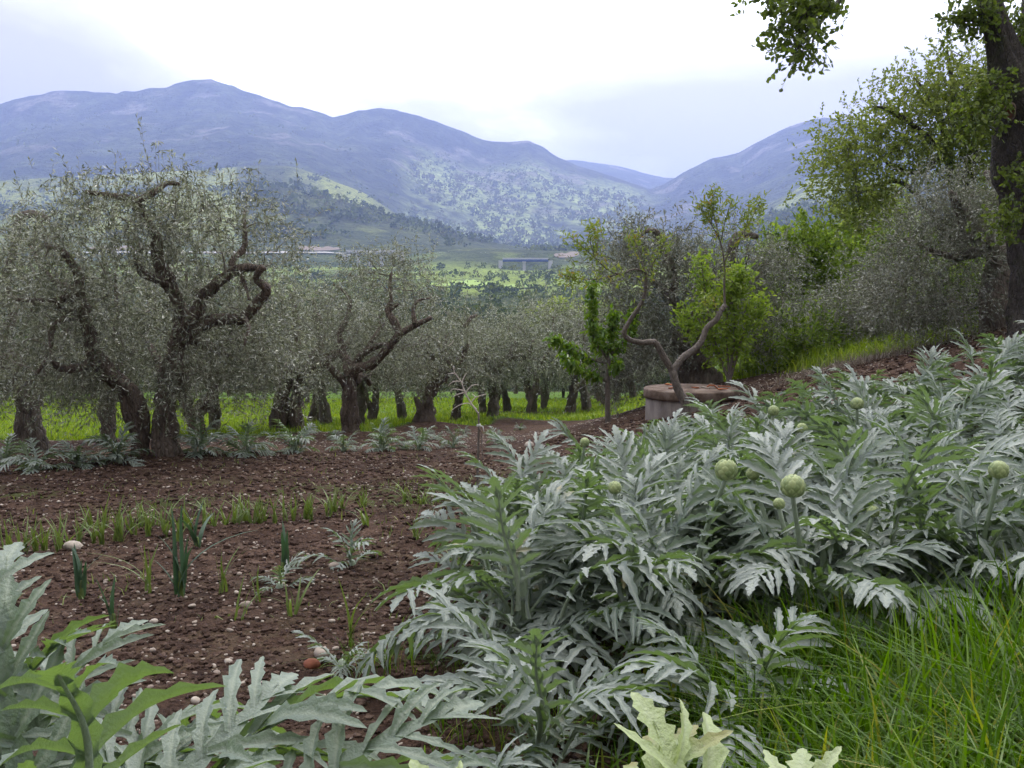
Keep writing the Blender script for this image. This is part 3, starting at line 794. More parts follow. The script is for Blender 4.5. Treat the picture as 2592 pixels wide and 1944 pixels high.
Z1 = lambda pts, Y, dy=None: [at(0 + x * .5725, 300 + y * .5725, Y + (0 if dy is None else dy[i])) for i, (x, y) in enumerate(pts)]
Z2 = lambda pts, Y, dy=None: [at(700 + x * .422, 550 + y * .422, Y + (0 if dy is None else dy[i])) for i, (x, y) in enumerate(pts)]
Z3 = lambda pts, Y, dy=None: [at(1350 + x * .3917, 450 + y * .3917, Y + (0 if dy is None else dy[i])) for i, (x, y) in enumerate(pts)]
Z4 = lambda pts, Y, dy=None: [at(1900 + x * .5728, y * .5728, Y + (0 if dy is None else dy[i])) for i, (x, y) in enumerate(pts)]
GROVE = 'olive trees of the grove'
def lin(a, b, n): return list(np.linspace(a, b, n))
def E(px, py, Y, rx, ry, rz, dy=0):         # crown ellipsoid: centre by sight line, radii in pixels at that depth
    return (at(px, py, Y + dy), (rx * Y / FPX, ry, rz * Y / FPX))

# --- the tall twin-trunked olive on the tilled soil
b = OLIVE_BASES['A']; Y = b[1]
tr = [([b + (-.12, 0, -.25)] + Z1([(620, 1380), (590, 1260), (545, 1180), (480, 1130), (420, 1050), (392, 940), (370, 850)], Y, lin(0, -.5, 7)), [0.194, 0.151, 0.137, 0.130, 0.122, 0.108, 0.090, 0.072]),
      ([b + (.32, .1, -.25)] + Z1([(725, 1370), (735, 1220), (765, 1080), (790, 960), (800, 850), (760, 760)], Y, lin(.1, .4, 6)), [0.244, 0.178, 0.155, 0.141, 0.126, 0.107, 0.089])]
lm_ = [(Z1([(370, 860), (345, 790), (350, 700), (320, 640), (270, 580), (200, 560)], Y, lin(-.5, -.9, 6)), [0.101, 0.039]),
       (Z1([(350, 800), (280, 740), (200, 680), (130, 560)], Y, lin(-.5, .3, 4)), [0.070, 0.023]),
       (Z1([(350, 810), (270, 800), (220, 805), (70, 800)], Y, lin(-.5, -.9, 4)), [0.062, 0.023]),
       (Z1([(330, 860), (270, 850), (258, 810), (300, 785)], Y, lin(-.5, -.8, 4)), [0.055, 0.039]),
       (Z1([(370, 880), (300, 880), (230, 930), (225, 1000), (210, 1060), (160, 1130)], Y, lin(-.5, -1.1, 6)), [0.055, 0.023]),
       (Z1([(420, 1080), (300, 1110), (220, 1070)], Y, lin(-.4, -1.3, 3)), [0.078, 0.039]),
       (Z1([(770, 770), (700, 710), (640, 690), (600, 620)], Y, lin(.3, -.3, 4)), [0.101, 0.047]),
       (Z1([(760, 760), (700, 620), (690, 520), (640, 440), (590, 370), (520, 345), (380, 325)], Y, lin(.3, -.6, 7)), [0.101, 0.086, 0.078, 0.070, 0.062, 0.047, 0.027]),
       (Z1([(590, 370), (680, 330), (740, 285), (795, 290)], Y, lin(-.3, .1, 4)), [0.055, 0.023]),
       (Z1([(800, 930), (860, 880), (885, 790), (950, 740), (1010, 690), (1080, 660), (1165, 660)], Y, lin(.2, -.5, 7)), [0.125, 0.109, 0.101, 0.094, 0.078, 0.070, 0.055]),
       (Z1([(790, 1000), (860, 930), (960, 890), (1080, 880), (1140, 820), (1180, 750), (1130, 710), (1160, 655)], Y, lin(.3, -.6, 8)), [0.125, 0.109, 0.094, 0.086, 0.086, 0.070, 0.055, 0.047]),
       (Z1([(1020, 690), (1030, 620), (1080, 560), (1080, 410)], Y, lin(-.1, .3, 4)), [0.070, 0.027]),
       (Z1([(1060, 660), (1085, 740), (1100, 800)], Y, lin(-.3, -.6, 3)), [0.035, 0.020]),
       (Z1([(1080, 880), (1100, 930), (1080, 1000)], Y, lin(-.4, -.7, 3)), [0.039, 0.016]),
       (Z1([(740, 1200), (700, 1080), (650, 980)], Y, lin(.2, 1.2, 3)), [0.109, 0.039]),
       (Z1([(790, 960), (930, 1010), (1080, 1080)], Y, lin(.3, 1.4, 3)), [0.094, 0.031])]
grow_tree('olive_tree', b, 'tall gnarled olive tree with two thick trunks splitting at the soil', 'tree', GROVE, tr, lm_,
          [E(260, 620, Y, 200, 1.2, 120, -.4), E(520, 600, Y, 215, 1.4, 105), E(600, 760, Y, 130, 1.4, 150, .4), E(640, 930, Y, 105, 1.2, 90, .6), E(430, 820, Y, 130, 1.1, 130, 1.0), E(500, 960, Y, 110, 1.0, 90, .3),
           E(160, 760, Y, 180, 1.2, 110, -.5), E(140, 900, Y, 160, 1.1, 100, -.3), E(250, 970, Y, 120, .9, 70, .2), E(560, 500, Y, 140, 1.0, 45), E(330, 520, Y, 170, 1.0, 50), E(440, 450, Y, 60, .6, 40)],
          215, 21, (.08, .021), m_olive, m_obark, 11, .35, .36, 10, upshoot=.12, hang=.10, clump=.25, surf=.35, sidesT=22)
# --- olive at the picture's left edge, one row back
b = OLIVE_BASES['B']; Y = b[1]
tr = [([b + (-.1, 0, -.2)] + Z1([(115, 1350), (110, 1230), (80, 1100)], Y, lin(0, .1, 3)), [0.223, 0.180, 0.161, 0.124]),
      ([b + (.25, .05, -.2)] + Z1([(155, 1360), (150, 1250), (180, 1130)], Y, lin(0, .2, 3)), [0.161, 0.124, 0.105, 0.081])]
lm_ = [(Z1([(80, 1110), (20, 980), (60, 860), (30, 720)], Y, lin(.1, .6, 4)), [.17, .05]), (Z1([(180, 1140), (230, 1020), (290, 950), (310, 870)], Y, lin(.2, .8, 4)), [.12, .04]),
       (Z1([(90, 440), (150, 425), (210, 440)], Y, lin(.5, .1, 3)), [.09, .06]), (Z1([(30, 720), (60, 560), (90, 440)], Y, lin(.6, .5, 3)), [.08, .07]), (Z1([(85, 1120), (-80, 1000), (-160, 900)], Y, lin(0, -.3, 3)), [.16, .05])]
grow_tree('olive_tree', b, 'bushy olive with a split trunk, beside the tall twin-trunked one, nearest the picture edge', 'tree', GROVE, tr, lm_,
          [E(-40, 700, Y, 200, 1.5, 150), E(80, 860, Y, 190, 1.4, 150, .3), E(-80, 920, Y, 170, 1.2, 150), E(60, 970, Y, 150, 1.2, 60, .2), E(130, 660, Y, 120, 1, 110, .3)],
          100, 19, (.078, .02), m_olive, m_obark2, 12, .4, .38, 10, hang=.1, upshoot=.08, surf=.35, clump=.27)
# --- olive behind the soil edge with the broad hollow base
b = OLIVE_BASES['C']; Y = b[1]
tr = [([b + (-.3, 0, -.25), b + (-.15, 0, .7), b + (.1, .1, 1.5)], [0.288, 0.202, 0.151]), ([b + (.3, 0, -.25), b + (.2, .05, .6), b + (.45, 0, 1.5)], [0.216, 0.144, 0.108])]
lm_ = [([b + (.1, .1, 1.45), b + (-.6, 0, 2.2), b + (-.9, .2, 3.0)], [.2, .06]), ([b + (.42, 0, 1.45), b + (.9, .2, 2.3), b + (.7, .3, 3.4)], [.17, .05]), ([b + (.1, .1, 1.5), b + (.2, .5, 2.6), b + (.1, .4, 3.6)], [.18, .05]),
       ([b + (.45, 0, 1.5), b + (1.4, -.2, 2.0), b + (1.9, 0, 2.6)], [.14, .05])]
grow_tree('olive_tree', b, 'olive with a broad swollen base, between the tall twin-trunked olive and the forked one', 'tree', GROVE, tr, lm_,
          [E(720, 880, Y, 130, 1.3, 130), E(730, 780, Y, 110, 1.2, 90), E(790, 930, Y, 80, 1.2, 70), E(660, 930, Y, 90, 1.2, 70)], 80, 17, (.09, .023), m_olive, m_obark, 13, .4, .4, 9, hang=.1, surf=.3, clump=.3)
# --- the open forked olive
b = OLIVE_BASES['D']; Y = b[1]
tr = [([b + (0, 0, -.25)] + Z2([(435, 1180), (440, 1060), (440, 960)], Y), [0.226, 0.183, 0.164, 0.148])]
lm_ = [(Z2([(430, 1030), (370, 950), (315, 890), (320, 850)], Y, lin(0, -.5, 4)), [0.109, 0.095, 0.075, 0.061]),
       (Z2([(440, 960), (430, 880), (400, 830), (350, 810), (290, 830)], Y, lin(0, .3, 5)), [0.150, 0.122, 0.095, 0.061, 0.034]),
       (Z2([(450, 960), (490, 910), (560, 890), (620, 840), (660, 790), (720, 720), (760, 690), (840, 640), (930, 605)], Y, lin(0, -.9, 9)), [0.150, 0.129, 0.116, 0.109, 0.102, 0.095, 0.082, 0.068, 0.041]),
       (Z2([(480, 900), (510, 830), (560, 790), (620, 770), (660, 760)], Y, lin(0, -.4, 5)), [0.109, 0.088, 0.082, 0.068, 0.054]),
       (Z2([(740, 700), (700, 620), (665, 560), (690, 500), (680, 420), (690, 330)], Y, lin(-.6, -.2, 6)), [0.082, 0.075, 0.061, 0.048, 0.041, 0.024]),
       (Z2([(680, 560), (730, 520)], Y, [-.4, -.6]), [0.041, 0.027]), (Z2([(830, 640), (820, 560), (850, 500), (920, 485)], Y, lin(-.8, -.5, 4)), [0.054, 0.020]),
       (Z2([(400, 830), (380, 700), (430, 580), (440, 500), (400, 440), (340, 400)], Y, lin(.2, .6, 6)), [0.082, 0.068, 0.054, 0.048, 0.034, 0.020]), (Z2([(520, 820), (600, 700), (640, 640)], Y, lin(0, .6, 3)), [0.068, 0.034]),
       (Z2([(470, 1000), (520, 950), (560, 1000)], Y, lin(.1, .8, 3)), [0.095, 0.054])]
grow_tree('olive_tree', b, 'open forked olive with bare winding limbs, behind the row of small artichokes', 'tree', GROVE, tr, lm_,
          [E(1000, 720, Y, 120, 1.3, 75), E(900, 800, Y, 150, 1.5, 110), E(1060, 820, Y, 110, 1.3, 110), E(830, 860, Y, 90, 1.2, 110), E(1010, 900, Y, 110, 1.2, 90, .8), E(960, 690, Y, 150, 1.2, 50)],
          125, 16, (.082, .022), m_olive, m_obark, 14, .35, .36, 9, upshoot=.08, hang=.08, surf=.35, sidesT=18, clump=.26)
# --- two leaning olives further along the soil edge
b = OLIVE_BASES['E']; Y = b[1]
tr = [([b + (0, 0, -.25)] + Z2([(905, 1150), (920, 1050), (970, 960)], Y), [0.252, 0.209, 0.180, 0.158]), ([b + (-.3, .1, -.2)] + Z2([(860, 1150), (830, 1080)], Y), [.2, .13, .08])]
lm_ = [(Z2([(970, 965), (1010, 880), (990, 780), (1040, 700)], Y, lin(0, .4, 4)), [.24, .06]), (Z2([(960, 970), (930, 860), (900, 760)], Y, lin(0, -.5, 3)), [.18, .06]), (Z2([(985, 950), (1100, 850), (1150, 760)], Y, lin(0, -.3, 3)), [.16, .05]),
       (Z2([(1130, 660), (1170, 600), (1200, 590)], Y, lin(0, .2, 3)), [.07, .04])]
grow_tree('olive_tree', b, 'stout olive leaning to one side, just past the forked olive', 'tree', GROVE, tr, lm_,
          [E(1090, 880, Y, 120, 1.4, 95), E(1120, 820, Y, 100, 1.3, 70), E(1040, 930, Y, 95, 1.3, 55), E(1180, 890, Y, 70, 1.2, 70)], 85, 16, (.10, .027), m_olive, m_obark, 15, .4, .45, 8, hang=.1, surf=.3, clump=.33)
b = OLIVE_BASES['F']; Y = b[1]
tr = [([b + (0, 0, -.25)] + Z2([(1300, 1120), (1305, 1000), (1290, 900)], Y), [0.300, 0.225, 0.210, 0.203])]
lm_ = [(Z2([(1285, 900), (1240, 840), (1180, 820)], Y), [.25, .08]), (Z2([(1310, 920), (1400, 840), (1440, 740)], Y), [.25, .08]), (Z2([(1400, 840), (1500, 830), (1540, 740)], Y), [.14, .05])]
grow_tree('olive_tree', b, 'olive with a straight thick trunk, pale at its foot, behind the bare sapling', 'tree', GROVE, tr, lm_,
          [E(1270, 850, Y, 130, 1.8, 55), E(1210, 900, Y, 85, 1.5, 50), E(1340, 890, Y, 105, 1.6, 60), E(1350, 820, Y, 90, 1.5, 45)], 80, 16, (.115, .032), m_olive, m_obark2, 16, .4, .5, 8, hang=.1, surf=.3, clump=.36)
# --- big olive behind the well
b = OLIVE_BASES['G']; Y = b[1]
tr = [([b + (0, 0, -.3)] + Z3([(1060, 1200), (1060, 1100)], Y), [0.396, 0.324, 0.297])]
lm_ = [(Z3([(1050, 1120), (960, 1090), (930, 1020)], Y, lin(0, -.5, 3)), [.2, .13]), (Z3([(1060, 1080), (1040, 980), (960, 870), (900, 800), (910, 640)], Y, lin(0, -.4, 5)), [.25, .19, .14, .11, .05]),
       (Z3([(1080, 1080), (1130, 950), (1140, 820), (1130, 650), (1100, 450)], Y, lin(0, .3, 5)), [.24, .19, .15, .10, .04]), (Z3([(1130, 800), (1250, 560), (1330, 380), (1450, 380)], Y, lin(.2, -.2, 4)), [.18, .05]),
       (Z3([(910, 640), (830, 450), (800, 350), (740, 340), (690, 370)], Y, lin(-.3, -.6, 5)), [.09, .03]), (Z3([(900, 800), (830, 720), (700, 600)], Y, lin(-.4, .2, 3)), [.12, .04]),
       (Z3([(1140, 820), (1300, 750), (1500, 600)], Y, lin(.2, .7, 3)), [.16, .05])]
grow_tree('olive_tree', b, 'massive old olive with a hollowed grey trunk right behind the concrete well', 'tree', GROVE, tr, lm_,
          [E(1650, 700, Y, 140, 1.6, 130), E(1800, 690, Y, 150, 1.6, 120), E(1930, 720, Y, 75, 1.3, 110), E(1600, 830, Y, 110, 1.3, 100), E(1740, 850, Y, 130, 1.2, 70, .6), E(1580, 600, Y, 70, 1, 50), E(1900, 840, Y, 90, 1.2, 70, .5), E(1560, 930, Y, 60, 1.0, 60)],
          235, 21, (.08, .022), m_grey, m_obark2, 17, .35, .38, 10, upshoot=.08, hang=.1, surf=.3, sidesT=22, clump=.27)

# --- prototypes for the rest of the grove (copied as whole trees)
def proto(seed, lean, hgt, spread, fork=False):
    rng = np.random.default_rng(seed)
    b = np.zeros(3); h = 1.55 * hgt
    top = np.array([lean, 0, h])
    tr = [([b + (0, 0, -.3), b + top * .5 + (rng.normal() * .08, 0, 0), top], [0.174, 0.152, 0.137])]
    if fork:
        tr = [([b + (0, 0, -.3), b + (.02, 0, .45), b + (-.35, .1, 1.1), top + (-.3, 0, .2)], [0.203, 0.173, 0.112, 0.090]), ([b + (.05, 0, .2), b + (.25, -.05, .8), top + (.35, 0, .1)], [0.150, 0.128, 0.098])]
    lm_ = []
    for k in range(4):
        a = k * 1.57 + rng.uniform(-.4, .4)
        o_ = np.array([math.cos(a), math.sin(a), 0])
        lm_.append(([top - (0, 0, .1), top + o_ * .55 * spread + (0, 0, .5), top + o_ * .9 * spread + (0, 0, 1.2 * hgt), top + o_ * 1.0 * spread + (0, 0, 2.0 * hgt)], [.13, .09, .055, .025]))
    cr_ = [(top + (0, 0, 1.6 * hgt), (1.6 * spread, 1.6 * spread, .95 * hgt)), (top + (.6, .2, .85), (1.5 * spread, 1.5 * spread, .75)), (top + (-.7, -.2, .75), (1.4 * spread, 1.4 * spread, .75))]
    return grow_tree('olive_tree', b, 'x', 'tree', GROVE, tr, lm_, cr_, 78, 15, (.125, .036), m_olive, m_obark2 if seed % 2 else m_obark, seed, .45, .42, 8, hang=.1, surf=.3, clump=.34)
protos = [proto(101, .1, 1.0, 1.0), proto(102, .45, .95, 1.05), proto(103, -.35, 1.05, .95), proto(104, 0, 1.1, 1.1, True), proto(105, .25, .8, 1.15, True), proto(106, -.5, .9, .9)]
used = [False] * 6
FARLAB = 'olive tree in the distant back rows of the grove, small and hazy'
spots = [(275, 1120, 0, 'grey trunked olive seen between the left edge olive and the twin-trunked one', 1.0), (504, 1104, 3, 'olive standing in the grass directly behind the twin-trunked olive', 1.05), (545, 1098, 0, 'slim olive close behind the twin-trunked olive, on its far side', .9),
         (782, 1074, 1, 'small distant olive over the swollen-based olive, the left of a pair', .9), (825, 1081, 2, 'small distant olive just left of the open forked olive', .95), (915, 1082, 0, 'grey olive close behind the open forked olive', 1.0), (940, 1070, 3, 'olive half hidden behind the forked olive, further back', 1.0),
         (1018, 1065, 2, 'short olive in the grass between the forked and the leaning olive', .9), (1143, 1067, 1, 'short bent olive in the grass just right of the leaning olive', .85), (1219, 1049, 0, 'olive partly hidden by the straight thick-trunked olive', 1.0), (1284, 1046, 2, 'small dark-trunked olive stump right of the thick-trunked olive', .9),
         (1345, 1053, 3, 'upright olive with pale patched trunk between sapling and cherry tree', 1.1), (1378, 1036, 0, FARLAB, 1.0), (1432, 1051, 1, 'olive leaning sharply right, left of the young cherry tree', 1.15), (1484, 1042, 2, 'olive with a pale patched trunk next to the young cherry tree', 1.15),
         (1530, 1029, 3, 'olive directly behind the young cherry tree', 1.1), (1563, 1019, 0, 'olive seen right of the cherry trunk, near the well', 1.1), (1602, 1011, 2, 'olive closest to the left side of the concrete well', 1.05)]
rngf = np.random.default_rng(77)
for Yr in (49, 57, 66, 76, 86):
    for u in np.arange(-.62, .30, 6.0 / Yr):
        uu = u + rngf.uniform(-.35, .35) * 5 / Yr
        if rngf.random() < .22: continue
        spots.append((W0 / 2 + uu * FPX, None, int(rngf.integers(6)), FARLAB, rngf.uniform(.75, 1.15), Yr + rngf.uniform(-3, 3)))
for s in spots:
    p = hit(s[0], s[1]) if s[1] else gp((s[0] - W0 / 2) / FPX * s[5], s[5])
    k = s[2]
    o = protos[k] if not used[k] else copy_tree(protos[k]); used[k] = True
    o.location = p; o.rotation_euler = (0, 0, 0 if s[1] and k in (1, 2) else rngf.uniform(0, 6.28)); o.scale = (s[4],) * 3
    o['label'] = s[3]
    if s[3] == FARLAB: o['group'] = 'far back rows of the olive grove'

# ------------------------------------------------------------------ almond in front of the well
Y = 13.0
b = at(1740, 1062, Y); b[2] = float(ground(b[0], b[1]))
tr = [([b + (0, 0, -.15)] + Z3([(985, 1460), (950, 1400), (915, 1310), (900, 1245)], Y), [.075, .068, .062, .058, .058])]
lm_ = [(Z3([(900, 1250), (850, 1170), (810, 1100), (780, 1060), (700, 1065), (620, 1045), (585, 1000), (620, 930), (680, 840), (715, 770), (730, 640), (720, 600)], Y, lin(0, -.5, 12)), lin(.05, .018, 12)),
       (Z3([(902, 1250), (960, 1170), (1040, 1110), (1090, 1050), (1120, 970), (1180, 920), (1210, 860), (1240, 825)], Y, lin(0, .3, 8)), lin(.05, .036, 8)),
       (Z3([(1238, 830), (1235, 700), (1235, 560), (1210, 420), (1150, 300), (1070, 170)], Y, lin(.3, .2, 6)), lin(.02, .005, 6)),
       (Z3([(1210, 420), (1170, 250), (1140, 150)], Y, lin(.2, .3, 3)), lin(.009, .004, 3)), (Z3([(1150, 300), (1165, 180), (1170, 90)], Y, lin(.2, .3, 3)), lin(.008, .004, 3)),
       (Z3([(1215, 400), (1240, 280), (1275, 160)], Y, lin(.2, 0, 3)), lin(.009, .004, 3)), (Z3([(1235, 540), (1300, 430), (1370, 330), (1400, 180)], Y, lin(.2, -.1, 4)), lin(.010, .004, 4)),
       (Z3([(1300, 430), (1390, 300), (1465, 150)], Y, lin(.2, .3, 3)), lin(.009, .004, 3)),
       (Z3([(1185, 850), (1150, 810), (1100, 790)], Y, lin(.3, 0, 3)), lin(.02, .007, 3)), (Z3([(722, 605), (650, 590), (570, 620), (490, 600), (400, 520), (300, 430), (235, 385)], Y, lin(-.5, -.9, 7)), lin(.016, .005, 7)),
       (Z3([(560, 620), (430, 650), (330, 655), (190, 630)], Y, lin(-.6, -1, 4)), lin(.010, .004, 4)), (Z3([(725, 640), (790, 520), (840, 430), (850, 380)], Y, lin(-.5, -.3, 4)), lin(.012, .004, 4)),
       (Z3([(722, 605), (680, 470), (640, 380)], Y, lin(-.5, -.3, 3)), lin(.011, .004, 3)), (Z3([(400, 520), (370, 420), (365, 330)], Y, lin(-.8, -.8, 3)), lin(.008, .004, 3)), (Z3([(400, 515), (420, 400), (410, 340)], Y, lin(-.8, -.6, 3)), lin(.008, .004, 3))]
def tufted(name, b, label, cat, tr, lm_, lmat, bmat, seed, tips, per, L, Wd, rad, hexa=True, down=0.0, along=None, sides=10):
    rng = np.random.default_rng(seed)
    root = thing(name, b, label, cat)
    for k, (p, r) in enumerate(tr):
        p, r = resample(np.asarray(p) - b, r, .06); mb = MB(); tube(mb, p, r, sides, .08, seed + k); mb.build('trunk', bmat, root)
    S = []; DD = []
    for k, (p, r) in enumerate(lm_):
        p, r = resample(np.asarray(p) - b, r, .05); mb = MB(); tube(mb, p + rng.normal(size=p.shape) * .05 * r[:, None], r, 8 if r[0] > .02 else 5, .08, seed + 30 + k); mb.build('limb', bmat, root)
        T = norm(np.gradient(p, axis=0))
        w = along[k] if along else None
        if w:
            n = int(w[0] * len(p)); i = rng.integers(int(len(p) * w[1]), len(p), n)
            S.append(p[i]); DD.append(norm(T[i] * .4 + rng.normal(size=(n, 3)) * .8))
        n = tips
        i = np.clip(len(p) - 1 - rng.integers(0, max(2, len(p) // 3), n), 0, None)
        if r[-1] < .03:
            S.append(p[i]); DD.append(norm(T[i] + rng.normal(size=(n, 3)) * .5))
    S = np.vstack(S); DD = np.vstack(DD)
    P = np.repeat(S, per, 0) + rng.normal(size=(len(S) * per, 3)) * rad
    D = norm(np.repeat(DD, per, 0) + rng.normal(size=P.shape) * .7 + np.array([0, 0, -down]))
    mb = MB(); leaf_cards(mb, P, D, L * rng.uniform(.6, 1.2, len(P)), Wd * rng.uniform(.7, 1.2, len(P)), rng, hexa)
    mb.build('crown', lmat, root, smooth=False)
    return root
al = [None, (0.0, 0), ] + [(1.4, .1)] * 13
al = [None, None] + [(1.1, .3)] * 13
tufted('almond_tree', b, 'thin forked almond tree with bare crooked limbs in front of the well', 'tree', tr, lm_, m_almond, m_almbark, 21, 9, 7, .08, .022, .06, True, 0, al)
# --- young cherry with leaves hanging along the shoots
Y = 17.0
b = gp(*at(1539, 1052, Y)[:2])
tr = [([b + (0, 0, -.15)] + Z3([(480, 1400), (480, 1300), (490, 1150), (510, 1000), (518, 880)], Y), [.05, .045, .042, .036, .022, .010])]
lm_ = [(Z3([(485, 1180), (400, 1050), (380, 900), (388, 690)], Y, lin(0, -.3, 4)), [.026, .008]), (Z3([(475, 1320), (400, 1270), (300, 1240), (200, 1150)], Y, lin(0, -.4, 4)), [.026, .008]),
       (Z3([(470, 1200), (350, 1160), (230, 1090), (125, 1035)], Y, lin(0, .4, 4)), [.024, .007]), (Z3([(490, 1150), (560, 1080), (625, 1000), (645, 850)], Y, lin(0, .3, 4)), [.022, .007]), (Z3([(490, 1120), (510, 1000), (518, 875)], Y, lin(0, -.1, 3)), [.02, .008]),
       (Z3([(480, 1250), (530, 1220), (545, 1180)], Y, lin(0, -.4, 3)), [.015, .006]), (Z3([(490, 1140), (440, 1060), (430, 980)], Y, lin(0, .3, 3)), [.016, .006])]
tufted('cherry_tree', b, 'young cherry tree with bright green leaves hanging along upright shoots', 'tree', tr, lm_, m_cherry, m_almbark, 22, 6, 3, .13, .052, .05, True, 1.3, [(4.5, .2), (4, .25), (4.5, .25), (5, .2), (6, .1), (4, .3), (5, .2)], 8)
# --- fresh green young tree behind the almond
b = gp(*(at(1846, 960, 16.5)[:2])); Y = 16.5
lm_ = [([b + (0, 0, .2), at(1800, 830, Y), at(1780, 700, Y), at(1775, 660, Y)], [.03, .006]), ([b + (0, 0, .2), at(1860, 830, Y), at(1850, 730, Y), at(1870, 690, Y)], [.03, .006]),
       ([b + (0, 0, .2), at(1880, 850, Y), at(1910, 800, Y), at(1930, 760, Y)], [.03, .006]), ([b + (0, 0, .2), at(1810, 880, Y), at(1760, 830, Y), at(1730, 790, Y)], [.022, .006]), ([b + (0, 0, .2), at(1840, 800, Y), at(1880, 720, Y), at(1880, 680, Y)], [.022, .006])]
tufted('young_tree', b, 'slender young tree with fresh green leaves between well and old olive', 'tree', [([b + (0, 0, -.2), b + (0, 0, .1), b + (0, 0, .3)], [.06, .05, .04])], lm_, m_bright, m_almbark, 23, 26, 6, .10, .04, .12, True, .2, [(2.6, .3)] * 5)

# ------------------------------------------------------------------ right-hand bank: oak, olives, fresh trees and shrubs
b = gp(*at(2648, 843, 13.6)[:2]); Y = b[1]
tr = [([b + (0.05, 0, -.4), b + (.0, 0, .25)] + Z4([(1285, 1180), (1252, 950), (1212, 720), (1203, 560), (1190, 430), (1120, 230), (1072, 90), (1030, -60), (970, -260), (830, -420)], Y, lin(0, -.6, 10)), [.53, .43, .37, .345, .335, .33, .30, .195, .17, .15, .12, .06])]
lm_ = [(Z4([(1215, 520), (1222, 380), (1232, 220), (1245, 60), (1255, -150), (1260, -400)], Y, lin(.1, .6, 6)), [.25, .23, .20, .18, .15, .08]),
       (Z4([(1000, -120), (800, -260), (600, -240), (450, -100), (395, 0), (330, 70), (290, 130), (268, 210), (255, 250)], Y, lin(-.4, -3.2, 9)), [.10, .075, .06, .045, .035, .025, .016, .011, .006]),
       (Z4([(300, 120), (250, 190), (210, 260), (170, 290)], Y, lin(-3.0, -3.2, 4)), [.011, .004]), (Z4([(600, -240), (350, -200), (120, -60), (70, 30)], Y, lin(-1.6, -3.2, 4)), [.05, .03, .012, .005]),
       (Z4([(1030, 110), (960, 70), (900, 80), (840, 85)], Y, lin(-.2, -.6, 4)), [.025, .005]), (Z4([(1215, 190), (1150, 150), (1120, 40)], Y, lin(.1, -.3, 3)), [.02, .006]),
       (Z4([(1150, 620), (1050, 560), (930, 510)], Y, lin(-.2, -.5, 3)), [.02, .006])]
oak = grow_tree('oak_tree', b, 'huge dark oak trunk cut by the picture edge with pruning scars', 'tree', None, tr, lm_,
          [E(1955, -6, 10.6, 26, .3, 20), E(2032, 40, 10.4, 28, .3, 60), E(2085, 12, 10.5, 26, .3, 22), E(2012, 112, 10.3, 22, .25, 38), E(2440, 48, 13, 55, .3, 14), E(2570, 70, 13.4, 24, .3, 60), E(2572, 480, 13.0, 26, .3, 100), E(2545, 560, 12.9, 26, .25, 30), E(2470, 40, 13, 30, .25, 12), E(2500, 230, 12.9, 16, .2, 40), E(2200, -330, 12, 420, 1.8, 130), E(2600, -420, 14, 300, 2.0, 120), E(2460, 300, 12.9, 40, .3, 18)],
          112, 12, (.07, .05), m_oakleaf, m_oakbark, 31, .3, .2, 6, hexa=True, clump=.13, upshoot=0, rough=.22, surf=.1, sidesT=30, volpow=.22)
def wound(root, px, py, w, h, Y):
    c = at(px, py, Y) - np.array(root.location)
    fr = norm(np.array([0, 0, 1.65]) + 0 - (c + np.array(root.location)))
    sx = norm(np.cross([0, 0, 1], fr)); sz = np.cross(fr, sx)
    a = np.linspace(0, 2 * math.pi, 20, endpoint=False)
    ring = []
    for rr_, hh in ((1.25, -.05), (1.15, .03), (.95, .05), (.78, .01)):
        wob = 1 + .08 * np.sin(3 * a + px)
        ring.append(c + fr * hh + (np.cos(a) * rr_ * w * wob)[:, None] * sx + (np.sin(a) * rr_ * h * wob)[:, None] * sz)
    V = np.vstack(ring); n = 20; F = []
    for i in range(3):
        for j in range(n): F.append([i * n + j, i * n + (j + 1) % n, (i + 1) * n + (j + 1) % n, (i + 1) * n + j])
    mb = MB(); mb.add(V, np.array(F)); ob = mb.build('pruning_scar', m_callus, root)
    V2 = np.vstack([ring[3], (c - fr * .03)[None]]); mb = MB(); mb.add(V2, np.array([[j, (j + 1) % n, n] for j in range(n)])); mb.build('heartwood', m_wound, ob)
wound(oak, 2556, 283, .065, .10, 13.06); wound(oak, 2588, 102, .06, .08, 13.55)
# grey olive beside the oak
b = gp(*at(2535, 846, 15.2)[:2]); Y = b[1]
tr = [([b + (0, 0, -.3), b + (-.02, 0, .4)] + Z4([(1105, 1250), (1100, 1120)], Y), [.40, .30, .22, .18])]
lm_ = [(Z4([(1100, 1140), (1040, 1060), (960, 1000), (930, 920), (880, 850)], Y, lin(0, -.5, 5)), [.16, .13, .11, .08, .04]), (Z4([(1100, 1130), (1130, 1000), (1100, 850), (1040, 760)], Y, lin(0, .4, 4)), [.15, .05]), (Z4([(1060, 1080), (980, 1120), (880, 1130), (780, 1100)], Y, lin(0, -.3, 4)), [.10, .03])]
grow_tree('olive_tree', b, 'grey olive with a fluted trunk standing against the big oak', 'tree', GROVE, tr, lm_,
          [E(2420, 520, Y, 110, 1.2, 80), E(2340, 640, Y, 95, 1.2, 90), E(2440, 640, Y, 100, 1.1, 100), E(2340, 770, Y, 100, 1.0, 70), E(2260, 740, Y, 50, .9, 60), E(2440, 760, Y, 80, .9, 60)], 125, 19, (.066, .018), m_grey, m_obark2, 32, .4, .36, 10, hang=.12, surf=.25, clump=.26)
